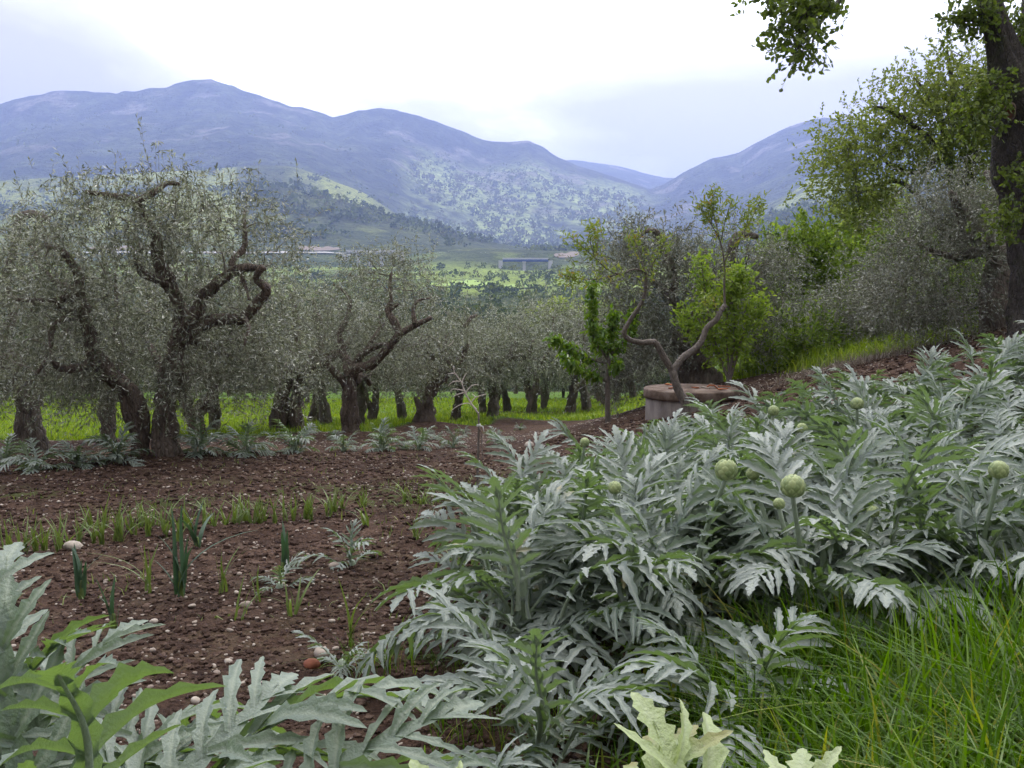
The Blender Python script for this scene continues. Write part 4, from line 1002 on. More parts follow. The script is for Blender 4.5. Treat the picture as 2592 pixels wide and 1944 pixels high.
# tall young oak behind
Y = 26.0
b = gp(*at(2470, 800, Y)[:2])
tr = [([b + (0, 0, -.3), at(2460, 720, Y), at(2440, 620, Y)], [.3, .26, .22])]
lm_ = [([at(2440, 630, Y)] + Z4([(880, 720), (800, 630), (700, 540), (600, 480), (540, 470)], Y, lin(0, -.6, 5)), [.16, .12, .10, .07, .05, .02]), ([at(2440, 630, Y)] + Z4([(870, 700), (760, 760), (640, 740), (520, 650), (400, 660)], Y, lin(0, .6, 5)), [.14, .11, .08, .06, .04, .02]),
       ([at(2445, 640, Y)] + Z4([(960, 650), (900, 520), (890, 380), (870, 220)], Y, lin(0, -.3, 4)), [.16, .12, .09, .06, .02]), ([at(2440, 620, Y)] + Z4([(850, 560), (780, 420), (720, 340)], Y, lin(0, .4, 3)), [.12, .08, .05, .02]),
       ([at(2445, 640, Y)] + Z4([(1000, 500), (1020, 380), (1030, 280)], Y, lin(0, .3, 3)), [.12, .08, .05, .02]), ([at(2440, 650, Y)] + Z4([(700, 830), (560, 820), (440, 880)], Y, lin(0, -.3, 3)), [.1, .07, .04, .015])]
grow_tree('oak_tree', b, 'spreading young oak with thin spring leaves rising behind the grey olive', 'tree', None, tr, lm_,
          [E(2410, 200, Y, 80, 1.3, 80), E(2310, 270, Y, 90, 1.6, 70), E(2210, 370, Y, 100, 1.6, 70), E(2420, 350, Y, 110, 1.6, 80), E(2150, 420, Y, 65, 1.2, 90), E(2290, 430, Y, 110, 1.6, 80), E(2190, 500, Y, 90, 1.3, 45), E(2480, 270, Y, 60, 1.3, 110), E(2510, 420, Y, 60, 1.2, 110)],
          190, 20, (.10, .06), m_oakyoung, m_oakbark, 33, .25, .5, 8, hexa=True, clump=.42, upshoot=.05, surf=.25, hole=.30)
def bushy(px, py, Y, crowns, label, lm, seed, K, leaf, name='tree', cat='tree', twl=.45, hexa=True, trunk=.10, group=None, tw=20, clump=.4, bm=None):
    b = gp(*at(px, py, Y)[:2])
    cs = [E(c[0], c[1], Y, c[2], c[4] if len(c) > 4 else c[2] * Y / FPX * .9, c[3]) for c in crowns]
    top = np.asarray(cs[0][0])
    tr = [([b + (0, 0, -.2), b * .55 + top * .45 + (.05, 0, 0), b * .25 + top * .75], [trunk, trunk * .75, trunk * .5])]
    lm_ = [([b * .5 + top * .5, (b * .4 + np.asarray(c[0]) * .6), np.asarray(c[0])], [trunk * .6, trunk * .35, trunk * .15]) for c in cs]
    return grow_tree(name, b, label, cat, group, tr, lm_, cs, K, tw, leaf, lm, bm or m_oakbark, seed, .3, twl, 7, hexa=hexa, clump=clump, upshoot=.06, surf=.25)
bushy(2003, 850, 27, [(2010, 690, 70, 90), (2060, 640, 60, 55), (1990, 760, 70, 50), (2080, 720, 50, 70)], 'light green tree with a thin dark trunk right of the old olive', m_bright, 41, 80, (.13, .08), 'locust_tree')
bushy(2110, 840, 33, [(2110, 680, 60, 80), (2150, 720, 50, 60), (2080, 780, 50, 50)], 'fresh green tree behind the thin-trunked light green tree', m_bright, 42, 60, (.15, .09), 'locust_tree')
bushy(2200, 800, 40, [(2190, 580, 70, 55), (2240, 540, 60, 60), (2160, 640, 60, 50), (2250, 640, 50, 60)], 'sunny pale green tree below the oak branches', m_pale, 43, 70, (.19, .12), 'locust_tree')
bushy(2180, 830, 30, [(2150, 700, 45, 35), (2165, 745, 45, 35)], 'pale grey willow-like tree among the light green ones', m_grey, 44, 45, (.14, .035), 'grey_tree', hexa=False)
bushy(2215, 880, 19, [(2230, 740, 55, 55), (2170, 800, 60, 50), (2270, 790, 60, 60), (2220, 840, 60, 40)], 'grey-green wild olive thicket with a bare crooked branch on the bank', m_grey, 45, 85, (.075, .022), 'wild_olive', hexa=False, group=None, bm=m_obark2)
bushy(2330, 870, 18, [(2340, 800, 70, 50), (2390, 830, 50, 35), (2290, 840, 40, 35)], 'dense grey wild olive at the foot of the grey olive by the oak', m_grey, 46, 70, (.07, .02), 'wild_olive', hexa=False, bm=m_obark2)
bushy(2090, 880, 21, [(2090, 820, 60, 40), (2040, 850, 40, 30)], 'low grey wild olive under the light green trees', m_grey, 47, 50, (.08, .022), 'wild_olive', hexa=False, bm=m_obark2)
bushy(1935, 930, 20, [(1920, 895, 28, 25), (1940, 905, 22, 22)], 'small bright green shrub on the grass bank beside the old olive', m_bright, 48, 22, (.09, .05), 'shrub', 'shrub', .25, True, .03)
bushy(2070, 915, 19, [(2060, 880, 40, 18), (2100, 880, 30, 15)], 'low leafy shrub at the foot of the grey thicket', m_bush, 49, 34, (.08, .045), 'shrub', 'shrub', .25, True, .03)
bushy(2440, 850, 17, [(2450, 770, 40, 50), (2480, 730, 30, 50), (2420, 800, 40, 30)], 'dark green leafy shrub in the shade beside the oak trunks', m_bush, 51, 50, (.09, .055), 'shrub', 'shrub', .3, True, .04)
bushy(2000, 905, 23, [(2000, 850, 50, 32), (1960, 870, 40, 25)], 'mixed green shrub between the old olive and the wild olives', m_bush, 52, 40, (.10, .055), 'shrub', 'shrub', .3, True, .04)
bushy(1425, 1000, 66, [(1430, 815, 42, 24), (1480, 830, 40, 24)], 'pale yellow-green tree crown above the grove, left of the cherry tree', m_pale, 53, 45, (.30, .18), 'pale_tree', twl=.7, clump=.6)
bushy(1535, 1000, 70, [(1530, 820, 40, 26), (1500, 845, 36, 22)], 'pale yellow-green tree crown above the grove, right behind the cherry tree', m_pale, 54, 45, (.32, .19), 'pale_tree', twl=.7, clump=.6)
# dense hedge-like growth closing the bank further up
bushy(2350, 800, 31, [(2350, 640, 120, 90, 2), (2450, 640, 90, 90, 2), (2300, 740, 100, 60, 2)], 'dark green tree mass closing the bank behind the wild olives', m_bush, 55, 90, (.16, .10), 'bank_tree', twl=.5)
bushy(2560, 760, 30, [(2560, 600, 90, 110, 2), (2620, 480, 90, 120, 2)], 'green tree behind the oak trunk at the picture edge', m_oakleaf, 56, 80, (.15, .10), 'bank_tree', twl=.5)

# ------------------------------------------------------------------ concrete well
Yw = 15.0
wc = at(1748, 1000, Yw); wc = gp(wc[0], wc[1])
rw = 0.74
ztop = at(1748, 982, Yw)[2]
Hh = ztop - wc[2]
well = thing('well', wc, 'round concrete well with a dark stained lid behind the artichokes', 'well')
def lathe(mb, prof_, n=56, jit=0.0, seed=0):
    rng = np.random.default_rng(seed)
    a = np.linspace(0, 2 * math.pi, n, endpoint=False)
    V = np.vstack([np.stack([np.cos(a) * r * (1 + jit * rng.normal(size=n)), np.sin(a) * r * (1 + jit * rng.normal(size=n)), np.full(n, z)], 1) for r, z in prof_])
    F = []
    for i in range(len(prof_) - 1):
        for j in range(n): F.append([i * n + j, i * n + (j + 1) % n, (i + 1) * n + (j + 1) % n, (i + 1) * n + j])
    mb.add(V, np.array(F))
mb = MB(); lathe(mb, [(rw * .965, -.4), (rw * .965, Hh * .5), (rw * .96, Hh - .14)], jit=.002); mb.build('ring_wall', m_conc, well)
mb = MB(); lathe(mb, [(rw * .9, Hh - .15), (rw * 1.0, Hh - .15), (rw * 1.015, Hh - .12), (rw * 1.015, Hh - .02), (rw * 1.0, Hh), (rw * .5, Hh + .015), (.01, Hh + .02)], jit=.003, seed=2); mb.build('lid', m_lid, well)
rngd = np.random.default_rng(9)
for k in range(9):
    a = rngd.uniform(0, 6.28); r = rngd.uniform(.15, .62)
    mb = MB(); box(mb, (0, 0, .008), (rngd.uniform(.06, .2), rngd.uniform(.02, .07), .016))
    o = mb.build('rusty_scrap', m_rust if k % 3 else m_dry, well, False)
    o.location = (math.cos(a) * r, math.sin(a) * r, Hh + .018); o.rotation_euler = (rngd.uniform(-.1, .1), rngd.uniform(-.1, .1), a)
mb = MB(); tube(mb, [(0.2, -.2, 0), (.25, -.21, .05), (.33, -.23, .05), (.38, -.24, 0)], [.012] * 4, 6); o = mb.build('lid_handle', m_rust, well); o.location = (0, 0, Hh + .012)

# ------------------------------------------------------------------ bare grafted sapling
b = hit(1207, 1246); Y = b[1]
sap = thing('sapling', b, 'bare young sapling with pale twigs tied by white cord in the soil', 'sapling')
def zs(pts, dy=0): return [at(700 + x * .422, 550 + y * .422, Y + dy) - b for x, y in pts]
p, r = resample([np.array([0, 0, -.15])] + zs([(1205, 1560), (1208, 1450), (1213, 1300), (1212, 1170)]), [.015, .0145, .014, .013, .012], .06)
mb = MB(); tube(mb, p, r, 8, .1, 3); mb.build('trunk', m_almbark, sap)
for q, pts in enumerate([[(1210, 1175), (1170, 1120), (1125, 1040), (1110, 990), (1070, 935), (1060, 890)], [(1200, 1150), (1150, 1115), (1090, 1130), (1050, 1160)], [(1165, 1115), (1195, 1080), (1260, 1060)], [(1125, 1040), (1060, 1030), (1040, 1050)],
                         [(1105, 985), (1060, 985), (1030, 1010)], [(1110, 990), (1130, 950), (1140, 935)], [(1130, 1060), (1170, 1010), (1210, 1005)], [(1070, 935), (1030, 940)], [(1195, 1080), (1175, 1060)], [(1130, 1050), (1080, 1065), (1060, 1080)]]):
    p, r = resample(zs(pts, (q % 3 - 1) * .08), [.012 if q == 0 else .008, .0045], .05)
    mb = MB(); tube(mb, p, r, 6); mb.build('branch', m_twig, sap)
p, r = resample(zs([(1240, 1450), (1232, 1390), (1228, 1300), (1216, 1260)], -.05), [.006, .005], .05); mb = MB(); tube(mb, p, r, 5); mb.build('branch', m_almbark, sap)
for (cx_, cy_) in ((1213, 1248), (1207, 1468)):
    c = zs([(cx_, cy_)])[0]
    mb = MB(); a = np.linspace(0, 4 * math.pi, 30)
    tube(mb, np.stack([c[0] + .019 * np.cos(a), c[1] + .019 * np.sin(a), c[2] + np.linspace(-.015, .015, 30)], 1), np.full(30, .006), 5)
    tube(mb, [c + (.02, -.02, 0), c + (.05, -.03, -.01), c + (.06, -.03, -.07)], [.006, .006, .005], 5); mb.build('cord_tie', m_tie, sap)

# ------------------------------------------------------------------ artichokes
def art_leaf(seed, th0, th1, npair=7, lobe=.30, broad=.30, petiole=.16, curl=.25, teeth=True, side=0.0):
    """one unit-length pinnate leaf rising from the origin along +X, arching in the XZ plane"""
    rng = np.random.default_rng(seed)
    n = 26; s = np.linspace(0, 1, n)
    th = th0 + (th1 - th0) * s ** 1.15
    ds = 1.0 / (n - 1)
    P = np.stack([np.concatenate([[0], np.cumsum(np.cos(th[:-1]) * ds)]), side * s ** 2 * .25 + .015 * np.sin(s * 9 + seed), np.concatenate([[0], np.cumsum(np.sin(th[:-1]) * ds)])], 1)
    T = norm(np.gradient(P, axis=0)); B = norm(np.cross(np.array([0, 0, 1.0]) * np.ones((n, 1)) + 1e-6, T)); B = np.where(np.abs(T[:, 2:3]) > .97, np.array([[0, 1.0, 0]]), B); B = norm(B); Nn = np.cross(T, B)
    mb = MB()
    # fleshy rib
    rr_ = np.interp(s, [0, .1, 1], [.020, .015, .003])
    a = np.array([0, 1.05, 2.1, 3.14, 4.2, 5.25])
    V = np.vstack([P[i] - Nn[i] * rr_[i] * .5 + (np.cos(a)[:, None] * B[i] * 1.2 + np.sin(a)[:, None] * Nn[i] * .7) * rr_[i] for i in range(n)])
    i, j = np.meshgrid(np.arange(n - 1), np.arange(6), indexing='ij'); i = i.ravel(); j = j.ravel(); k = (j + 1) % 6
    mb.add(V, np.stack([i * 6 + j, i * 6 + k, (i + 1) * 6 + k, (i + 1) * 6 + j], 1), 1)
    # winged blade along the rib
    w = np.interp(s, [0, petiole, petiole + .06, .6, .9, 1], [.006, .012, .030, .034, .026, .0]) * (1 + .3 * np.sin(s * 46 + seed))
    V = np.vstack([np.stack([P[i] + B[i] * w[i] + Nn[i] * w[i] * .3, P[i] + Nn[i] * .003, P[i] - B[i] * w[i] + Nn[i] * w[i] * .3]) for i in range(n)])
    F = []
    for q in range(n - 1):
        F += [[q * 3, q * 3 + 1, q * 3 + 4, q * 3 + 3], [q * 3 + 1, q * 3 + 2, q * 3 + 5, q * 3 + 4]]
    mb.add(V, np.array(F), 0)
    # lobes
    if teeth:
        tt = np.array([0, .14, .28, .36, .46, .56, .64, .76, .84, .93, 1.0]); wt = np.array([.50, .62, 1.12, .66, .80, 1.18, .60, .84, .42, .36, 0])
    else:
        tt = np.array([0, .12, .25, .38, .5, .62, .74, .85, .93, 1.0]); wt = np.array([.62, .78, .95, 1.04, 1.0, .92, .72, .48, .26, 0])
    ns = np.arange(n)
    for side_ in (1, -1):
        for q in range(npair):
            f = (q + .5 * (side_ < 0) * rng.uniform(.2, .8)) / npair
            sp = petiole + .03 + (0.95 - petiole) * f ** .95
            if sp > .96: continue
            o = np.array([np.interp(sp, s, P[:, c]) for c in range(3)]); t_ = norm([np.interp(sp, s, T[:, c]) for c in range(3)])
            b_ = norm([np.interp(sp, s, B[:, c]) for c in range(3)]) * side_; n_ = norm([np.interp(sp, s, Nn[:, c]) for c in range(3)])
            l = lobe * (math.sin(math.pi * (.16 + .70 * f)) ** .8) * rng.uniform(.82, 1.12)
            phi = R(66 - 34 * f + rng.uniform(-8, 8))
            d0 = t_ * math.cos(phi) + b_ * math.sin(phi)
            lift = rng.uniform(.15, .5); dr = curl * rng.uniform(.5, 2.6)
            cen = o[None] + d0 * (tt * l)[:, None] + n_ * ((lift * tt - (lift + dr) * tt ** 2.0) * l * .75)[:, None] + t_ * (tt ** 2 * l * .12)[:, None]
            tg = norm(np.gradient(cen, axis=0)); wv = norm(np.cross(n_[None] * np.ones_like(tg), tg)); nv = np.cross(tg, wv)
            tw_ = rng.uniform(-.6, .6); wv = wv * math.cos(tw_) + nv * math.sin(tw_)
            hw = broad * l * wt * .5
            up = rng.uniform(.35, .85)
            e1 = cen + wv * hw[:, None] + nv * (hw * up)[:, None]; e2 = cen - wv * hw[:, None] + nv * (hw * up)[:, None]
            if teeth:
                e1 = e1 + tg * (np.where(wt > .9, .03, 0) * l)[:, None]; e2 = e2 + tg * (np.where(np.roll(wt, 1) > .9, .03, 0) * l)[:, None]
            m1 = .5 * (e1 + cen) + nv * (hw * .14)[:, None]; m2 = .5 * (e2 + cen) + nv * (hw * .14)[:, None]
            V = np.stack([e1, m1, cen, m2, e2], 1).reshape(-1, 3); K = len(tt); F = []
            for z in range(K - 1):
                for c in range(4): F.append([z * 5 + c, z * 5 + c + 1, z * 5 + 6 + c, z * 5 + 5 + c])
            mb.add(V, np.array(F), 0, np.tile([0, .35, 1, .35, 0], K))
    # end lobe
    l = lobe * .62; o = P[-3]; t_ = T[-3]; b_ = B[-3]; n_ = Nn[-3]
    cen = o[None] + t_ * (tt * l)[:, None] - n_ * (tt ** 2 * l * .25)[:, None]; hw = l * .22 * wt
    V = np.stack([cen + b_ * hw[:, None] + n_ * (hw * .3)[:, None], cen, cen - b_ * hw[:, None] + n_ * (hw * .3)[:, None]], 1).reshape(-1, 3); K = len(tt)
    mb.add(V, np.array([[z * 3 + c, z * 3 + c + 1, z * 3 + 4 + c, z * 3 + 3 + c] for z in range(K - 1) for c in (0, 1)]), 0, np.tile([0, 1, 0], K))
    return mb
def leafset(n, seed, mats, few=0, **kw):
    """three classes of leaf: upright inner, arching, low outer"""
    rng = np.random.default_rng(seed); out_ = []
    for cls, (a0, a1) in enumerate((((82, 70), (48, 20)), ((72, 55), (-5, -40)), ((48, 25), (-35, -65)))):
        row = []
        for k in range(n):
            t0 = R(rng.uniform(min(a0), max(a0))); t1 = R(rng.uniform(min(a1), max(a1)))
            row.append(art_leaf(int(rng.integers(1e6)), t0, t1, side=rng.uniform(-.6, .6), npair=int(rng.integers(6, 9)) - few, **kw).mesh('artichoke_leaf', mats, True, 'vein'))
        out_.append(row)
    return out_
LS = leafset(8, 1, [m_art, m_artrib], lobe=.31, broad=.195, curl=.32)
LSB = leafset(4, 2, [m_artnear, m_artrib], lobe=.31, broad=.185, teeth=True, petiole=.14, curl=.22, few=0)
LSL = leafset(3, 3, [m_artlight, m_artlight], lobe=.29, broad=.23, teeth=True, petiole=.14, curl=.35, few=1)
RINGS = ((-62, 6, 52), (-40, 8, 50), (-16, 9, 48), (8, 9, 46), (32, 7, 42), (56, 5, 36))
def bract_mesh(el, cnt, span):
    """one scale of the globe, hugging the sphere with its tip standing proud"""
    mb = MB(); V = []
    ts = np.linspace(0, 1, 6); wd = np.array([.75, 1.0, 1.05, .95, .66, .04])
    half = math.pi / cnt * 1.15
    for t_, w_ in zip(ts, wd):
        e = R(el + (t_ - .3) * span)
        for s_ in (-1, -.5, 0, .5, 1):
            az = s_ * w_ * half * math.cos(R(el)) / max(math.cos(e), .35)
            r = .90 + .19 * t_ + .08 * (1 - s_ * s_) - .03 * (t_ > .95)
            V.append([math.sin(az) * math.cos(e) * r, -math.cos(az) * math.cos(e) * r, math.sin(e) * r])
    F = [[i * 5 + j, i * 5 + j + 1, i * 5 + j + 6, i * 5 + j + 5] for i in range(5) for j in range(4)]
    mb.add(np.array(V), np.array(F)); return mb.mesh('bract', m_head)
BRS = [bract_mesh(*r) for r in RINGS]
def sphere_mesh():
    mb = MB(); lathe(mb, [(.01, -.9), (.5, -.8), (.85, -.4), (.9, 0), (.8, .4), (.5, .75), (.02, .88)], 16); return mb.mesh('head_core', m_head)
CORE = sphere_mesh()
def head(plant, p, rad, tilt=0.0):
    """globe of overlapping bracts on a stalk; p in the plant's own space"""
    p = np.asarray(p, float)
    q = np.array([p[0] * .35, p[1] * .35, .1])
    pp, r = resample([q, (q + p) / 2 + (0, 0, .05), p - (0, 0, rad * .8)], [.016, .013, .012], .06)
    mb = MB(); tube(mb, pp, r, 7); mb.build('stalk', m_artrib, plant)
    h = link('flower_head', CORE, plant, Matrix.Translation(p) @ Matrix.Rotation(tilt, 4, 'X') @ Matrix.Scale(rad, 4))
    for ring, (el, cnt, span) in enumerate(RINGS):
        for j in range(cnt):
            link('bract', BRS[ring], h, Matrix.Rotation(2 * math.pi * (j + .5 * (ring % 2)) / cnt, 4, 'Z'))
    return h
def artichoke(x, y, label, seed, nl, size, sets=LS, group=None, hgt=.30, classes=(.22, .45, .33), spin=None, name='artichoke_plant', jit=.05):
    rng = np.random.default_rng(seed)
    root = thing(name, gp(x, y) - (0, 0, .03), label, 'artichoke', group)
    mb = MB(); p, r = resample([(0, 0, -.1), (.01, 0, hgt * .6), (0, .01, hgt * size + .05)], [.035, .03, .012], .06); tube(mb, p, r, 8, .1, seed); mb.build('stem', m_artrib, root)
    a = rng.uniform(0, 6.28) if spin is None else spin
    for k in range(nl):
        f = k / max(nl - 1, 1)
        cls = 0 if f > 1 - classes[0] else (1 if f > classes[2] else 2)
        me = sets[cls][int(rng.integers(len(sets[cls])))]
        az = a + k * 2.39996 + rng.uniform(-.25, .25)
        sc = size * rng.uniform(.78, 1.12) * (1.0, 1.0, .92)[cls]
        z = hgt * size * f * rng.uniform(.7, 1.0)
        oj = rng.normal(0, jit * size, 2)
        mt = Matrix.Translation((oj[0], oj[1], z)) @ Matrix.Rotation(az, 4, 'Z') @ Matrix.Rotation(rng.normal(0, .12 + jit), 4, 'X') @ Matrix.Rotation(rng.normal(0, .10 + jit * .6), 4, 'Y') @ Matrix.Scale(sc, 4)
        link('leaf', me, root, mt)
    return root
# the dense bed
ORD = 'first second third fourth fifth sixth seventh eighth ninth tenth eleventh twelfth thirteenth fourteenth fifteenth sixteenth seventeenth eighteenth nineteenth twentieth twenty-first twenty-second twenty-third twenty-fourth twenty-fifth twenty-sixth'.split()
BEDG = 'artichoke plants of the dense bed'
rngb = np.random.default_rng(60)
bed = []
for r_i, (yr, xl) in enumerate(((4.75, .05), (5.6, .10), (6.5, .22), (7.4, .42), (8.3, .72), (9.2, 1.1), (10.1, 1.6))):
    xr = .56 * yr + .45; n = int(round((xr - xl) / .76)) + 1
    for k in range(n):
        x = xl + k * .76 + rngb.uniform(-.10, .10) * (k > 0)
        bed.append((r_i, k, n, x, yr + (0.05 * x if r_i == 0 else 0.03 * x) + rngb.uniform(-.12, .12)))
lab_special = {(0, 0): 'silver artichoke at the bed corner, long leaves arching over the bare soil', (0, 1): 'front row artichoke with broad drooping leaves over the dark gap', (0, 2): 'front row artichoke whose star-shaped leaf hangs over the tall grass',
               (0, 3): 'artichoke in the front row beside the tall grass at the picture edge', (1, 0): 'artichoke behind the corner plant, leaves fanned over the soil', (2, 0): 'bed-edge artichoke with a tiny pale head low among its leaves',
               (3, 0): 'bed-edge artichoke nearest the bare sapling', (4, 0): 'artichoke at the bed edge below the young cherry tree', (5, 0): 'artichoke at the bed edge in front of the well', (6, 0): 'artichoke in the last row, closest to the well lid'}
plants = {}
for (ri, k, n, x, y) in bed:
    lab = lab_special.get((ri, k))
    if lab is None:
        lab = '%s artichoke in from the bare soil in the %s row of the dense bed' % (ORD[k], ORD[ri])
    size = rngb.uniform(.88, 1.08) * (.72, .74, .73, .71, .68, .64, .58)[ri]
    plants[(ri, k)] = artichoke(x, y, lab, 300 + ri * 20 + k, 42 if ri < 3 else 28, size, LS, BEDG if (ri, k) not in lab_special else None, hgt=.72 if ri < 4 else .5, jit=.20, classes=(.14, .52, .34))
def head_at(px, py, Y, rad, tilt=0.0):
    P = at(px, py, Y)
    best = min(plants.values(), key=lambda o: (o.location.x - P[0]) ** 2 + (o.location.y - P[1]) ** 2 * .6)
    head(best, P - np.array(best.location), rad, tilt)
    return best
HB = head_at(1838, 1190, 4.45, .050, .15); HB['label'] = 'artichoke plant carrying the rounder, higher of the two big green heads'; HB.pop('group', None) if False else None
HC = head_at(2007, 1232, 4.45, .054, -.1); HC['label'] = 'artichoke plant carrying the lower big green head nearer the picture edge'
for hb in (HB, HC):
    if 'group' in hb: del hb['group']
head_at(1556, 1235, 5.0, .034); head_at(2528, 1190, 4.8, .045); head_at(1905, 1200, 5.2, .034); head_at(1972, 1275, 4.75, .028); head_at(2210, 1295, 4.9, .03); head_at(2170, 1022, 7.2, .045); head_at(1958, 1040, 7.4, .04); head_at(2030, 1085, 6.4, .035); head_at(1480, 1120, 7.3, .035)
# foreground plants
artichoke(-.98, 2.08, 'big artichoke plant with broad grey-green leaves in the near bottom left corner', 419, 40, .84, LSB, None, .46, (.15, .52, .33), jit=.14)
artichoke(-1.45, 2.35, 'artichoke plant cut by the left picture edge beside the big corner plant', 402, 30, .84, LSB, None, .44, (.15, .5, .35), jit=.12)
artichoke(.12, 1.62, 'pale yellow-green young artichoke rising at the bottom centre', 403, 14, .76, LSL, None, .25, (.6, .4, 0))
artichoke(.52, 1.72, 'pale young artichoke at the bottom edge beside the tall grass', 404, 13, .78, LSL, None, .25, (.7, .3, 0))
artichoke(-.28, 2.65, 'small silvery artichoke at the bottom between corner plant and bed', 405, 13, .48, LS, None, .22)
artichoke(.10, 3.55, 'low silvery artichoke in front of the bed corner', 406, 16, .66, LS, None, .2)
artichoke(.95, 3.75, 'dark shaded artichoke between bed and tall grass', 407, 16, .70, LS, None, .2, (.1, .4, .5))
# row of small artichokes under the olives
small = [(11, 1178, .75, 'small artichoke at the left picture edge under the olives'), (92, 1194, .8, 'low spreading artichoke under the left edge olive'), (200, 1183, .7, 'small artichoke second left of the twin-trunked olive'), (303, 1172, .85, 'leafy artichoke just left of the twin-trunked olive'),
         (505, 1155, .95, 'large silvery artichoke just right of the twin-trunked olive'), (620, 1155, .95, 'bushy artichoke second right of the twin-trunked olive'), (744, 1146, .9, 'silvery artichoke third right of the twin-trunked olive'), (869, 1142, .6, 'small green artichoke below the forked olive'),
         (966, 1142, .75, 'artichoke right below the forked olive, left of a pair'), (1059, 1137, .75, 'artichoke below the leaning olive, right of a pair'), (1147, 1133, .55, 'small artichoke left of the bare sapling'), (1261, 1123, .6, 'small artichoke right of the bare sapling'),
         (848, 1112, .45, 'tiny artichoke by the foot of the forked olive'), (970, 1102, .45, 'tiny artichoke on the soil edge behind the artichoke pair'), (1105, 1112, .4, 'tiny artichoke near the leaning olive'), (1173, 1099, .4, 'tiny silvery artichoke near the thick-trunked olive'), (1316, 1089, .4, 'tiny silvery artichoke on the stony soil toward the cherry')]
for k, (px, py, sz, lab) in enumerate(small):
    p = hit(px, py)
    artichoke(p[0], p[1], lab, 500 + k, 16 if sz > .6 else 11, sz * .66, LS, 'row of small artichokes under the olives', .16, (.2, .45, .35))
for k, (px, py, sz, lab) in enumerate([(705, 1496, .28, 'silver artichoke seedling lying low among the onions'), (890, 1436, .40, 'silver seedling with two arching fern-like leaves on the soil'), (862, 1700, .30, 'upright feathery silver seedling between corner plant and bed')]):
    p = hit(px, py); artichoke(p[0], p[1], lab, 540 + k, 6, sz, LS, None, .08, (.3, .5, .2))

# ------------------------------------------------------------------ leeks and onions
def blade(seed, h, w, bend, flat=True):
    rng = np.random.default_rng(seed)
    n = 9; s = np.linspace(0, 1, n)
    x = bend * s ** 2 * h; z = h * s * (1 - .25 * abs(bend) * s ** 2); y = .02 * h * np.sin(s * 3 + seed)
    ww = w * np.interp(s, [0, .12, .5, .85, 1], [.7, 1, .9, .45, .04])
    V = np.stack([np.stack([x, y - ww / 2, z], 1), np.stack([x - ww * .28, y, z], 1), np.stack([x, y + ww / 2, z], 1)], 1).reshape(-1, 3)
    mb = MB(); mb.add(V, np.array([[i * 3 + c, i * 3 + c + 1, i * 3 + 4 + c, i * 3 + 3 + c] for i in range(n - 1) for c in (0, 1)]))
    return mb
ONB = [blade(i, 1, .019, b_).mesh('onion_leaf', m_onion) for i, b_ in enumerate((.05, .18, .35, .6, .95))]
LKB = [blade(20 + i, 1, .055, b_).mesh('leek_leaf', m_leek) for i, b_ in enumerate((.12, .3, .55, .9))]
def allium(px, py, h, n, label, kind='onion', group=None, seed=0, pos_=None):
    p = hit(px, py) if pos_ is None else pos_
    rng = np.random.default_rng(seed)
    root = thing('leek_plant' if kind == 'leek' else 'onion_plant', p - (0, 0, .02), label, kind, group)
    z0 = 0.0
    if kind == 'leek':
        mb = MB(); tube(mb, [(0, 0, -.05), (0, 0, h * .12), (0, 0, h * .32)], [.02, .019, .014], 8); mb.build('shank', m_onion, root)
    for k in range(n):
        me = (LKB if kind == 'leek' else ONB)[int(rng.integers(4 if kind == 'leek' else 5))]
        l = h * rng.uniform(.55, 1.05)
        z0 = h * .28 * k / n if kind == 'leek' else 0
        az = (k % 2) * math.pi + rng.uniform(-.5, .5) + seed if kind == 'leek' else rng.uniform(0, 6.28)
        link('leaf', me, root, Matrix.Translation((rng.normal() * .008, rng.normal() * .008, z0)) @ Matrix.Rotation(az, 4, 'Z') @ Matrix.Rotation(rng.uniform(-.1, .2), 4, 'Y') @ Matrix.Diagonal((l - z0 * .5, .75 if kind == 'leek' else rng.uniform(.7, 1.1), l - z0 * .5, 1)))
    return root
ONG = 'onions and leeks in the tilled rows'
near = [(458, 1516, .62, 8, 'leek', 'tall dark blue-green leek, the largest in the soil'), (500, 1396, .42, 5, 'leek', 'dark leek just behind the largest leek'), (717, 1462, .42, 3, 'leek', 'slim upright dark leek right of the onions'), (205, 1512, .42, 6, 'leek', 'leek with a leaf bent flat behind the corner artichoke'), (288, 1600, .36, 4, 'leek', 'leek tips poking up behind the corner artichoke'),
        (377, 1502, .42, 6, 'onion', 'yellow-green onion left of the largest leek'), (560, 1505, .40, 6, 'onion', 'onion just right of the largest leek'), (650, 1524, .28, 4, 'onion', 'short onion between largest leek and slim leek'), (604, 1580, .34, 4, 'onion', 'onion with two spread leaves in front of the short onion'),
        (746, 1565, .36, 6, 'onion', 'onion beside the low silver seedling'), (884, 1642, .50, 5, 'onion', 'tall sparse onion left of the bed corner'), (10, 1592, .40, 5, 'onion', 'onion at the left picture edge above the corner artichokes'), (1054, 1374, .40, 7, 'onion', 'onion near the bed edge left of the fanned leaves'), (924, 1337, .34, 6, 'onion', 'onion behind the fern-like silver seedling'),
        (1092, 1462, .34, 4, 'onion', 'onion close against the bed edge, outer one'), (1146, 1448, .32, 4, 'onion', 'onion close against the bed edge, inner one')]
for k, (px, py, h, n, kind, lab) in enumerate(near):
    allium(px, py, h, n, lab, kind, ONG, 600 + k)
rngo = np.random.default_rng(70)
row1 = [(40, 1424), (89, 1402), (151, 1381), (200, 1376), (259, 1375), (291, 1366), (340, 1359), (375, 1362), (150, 1400), (60, 1410), (20, 1416)]
row1 += [(110, 1395), (175, 1385), (235, 1372), (310, 1368), (420, 1362), (455, 1366)]
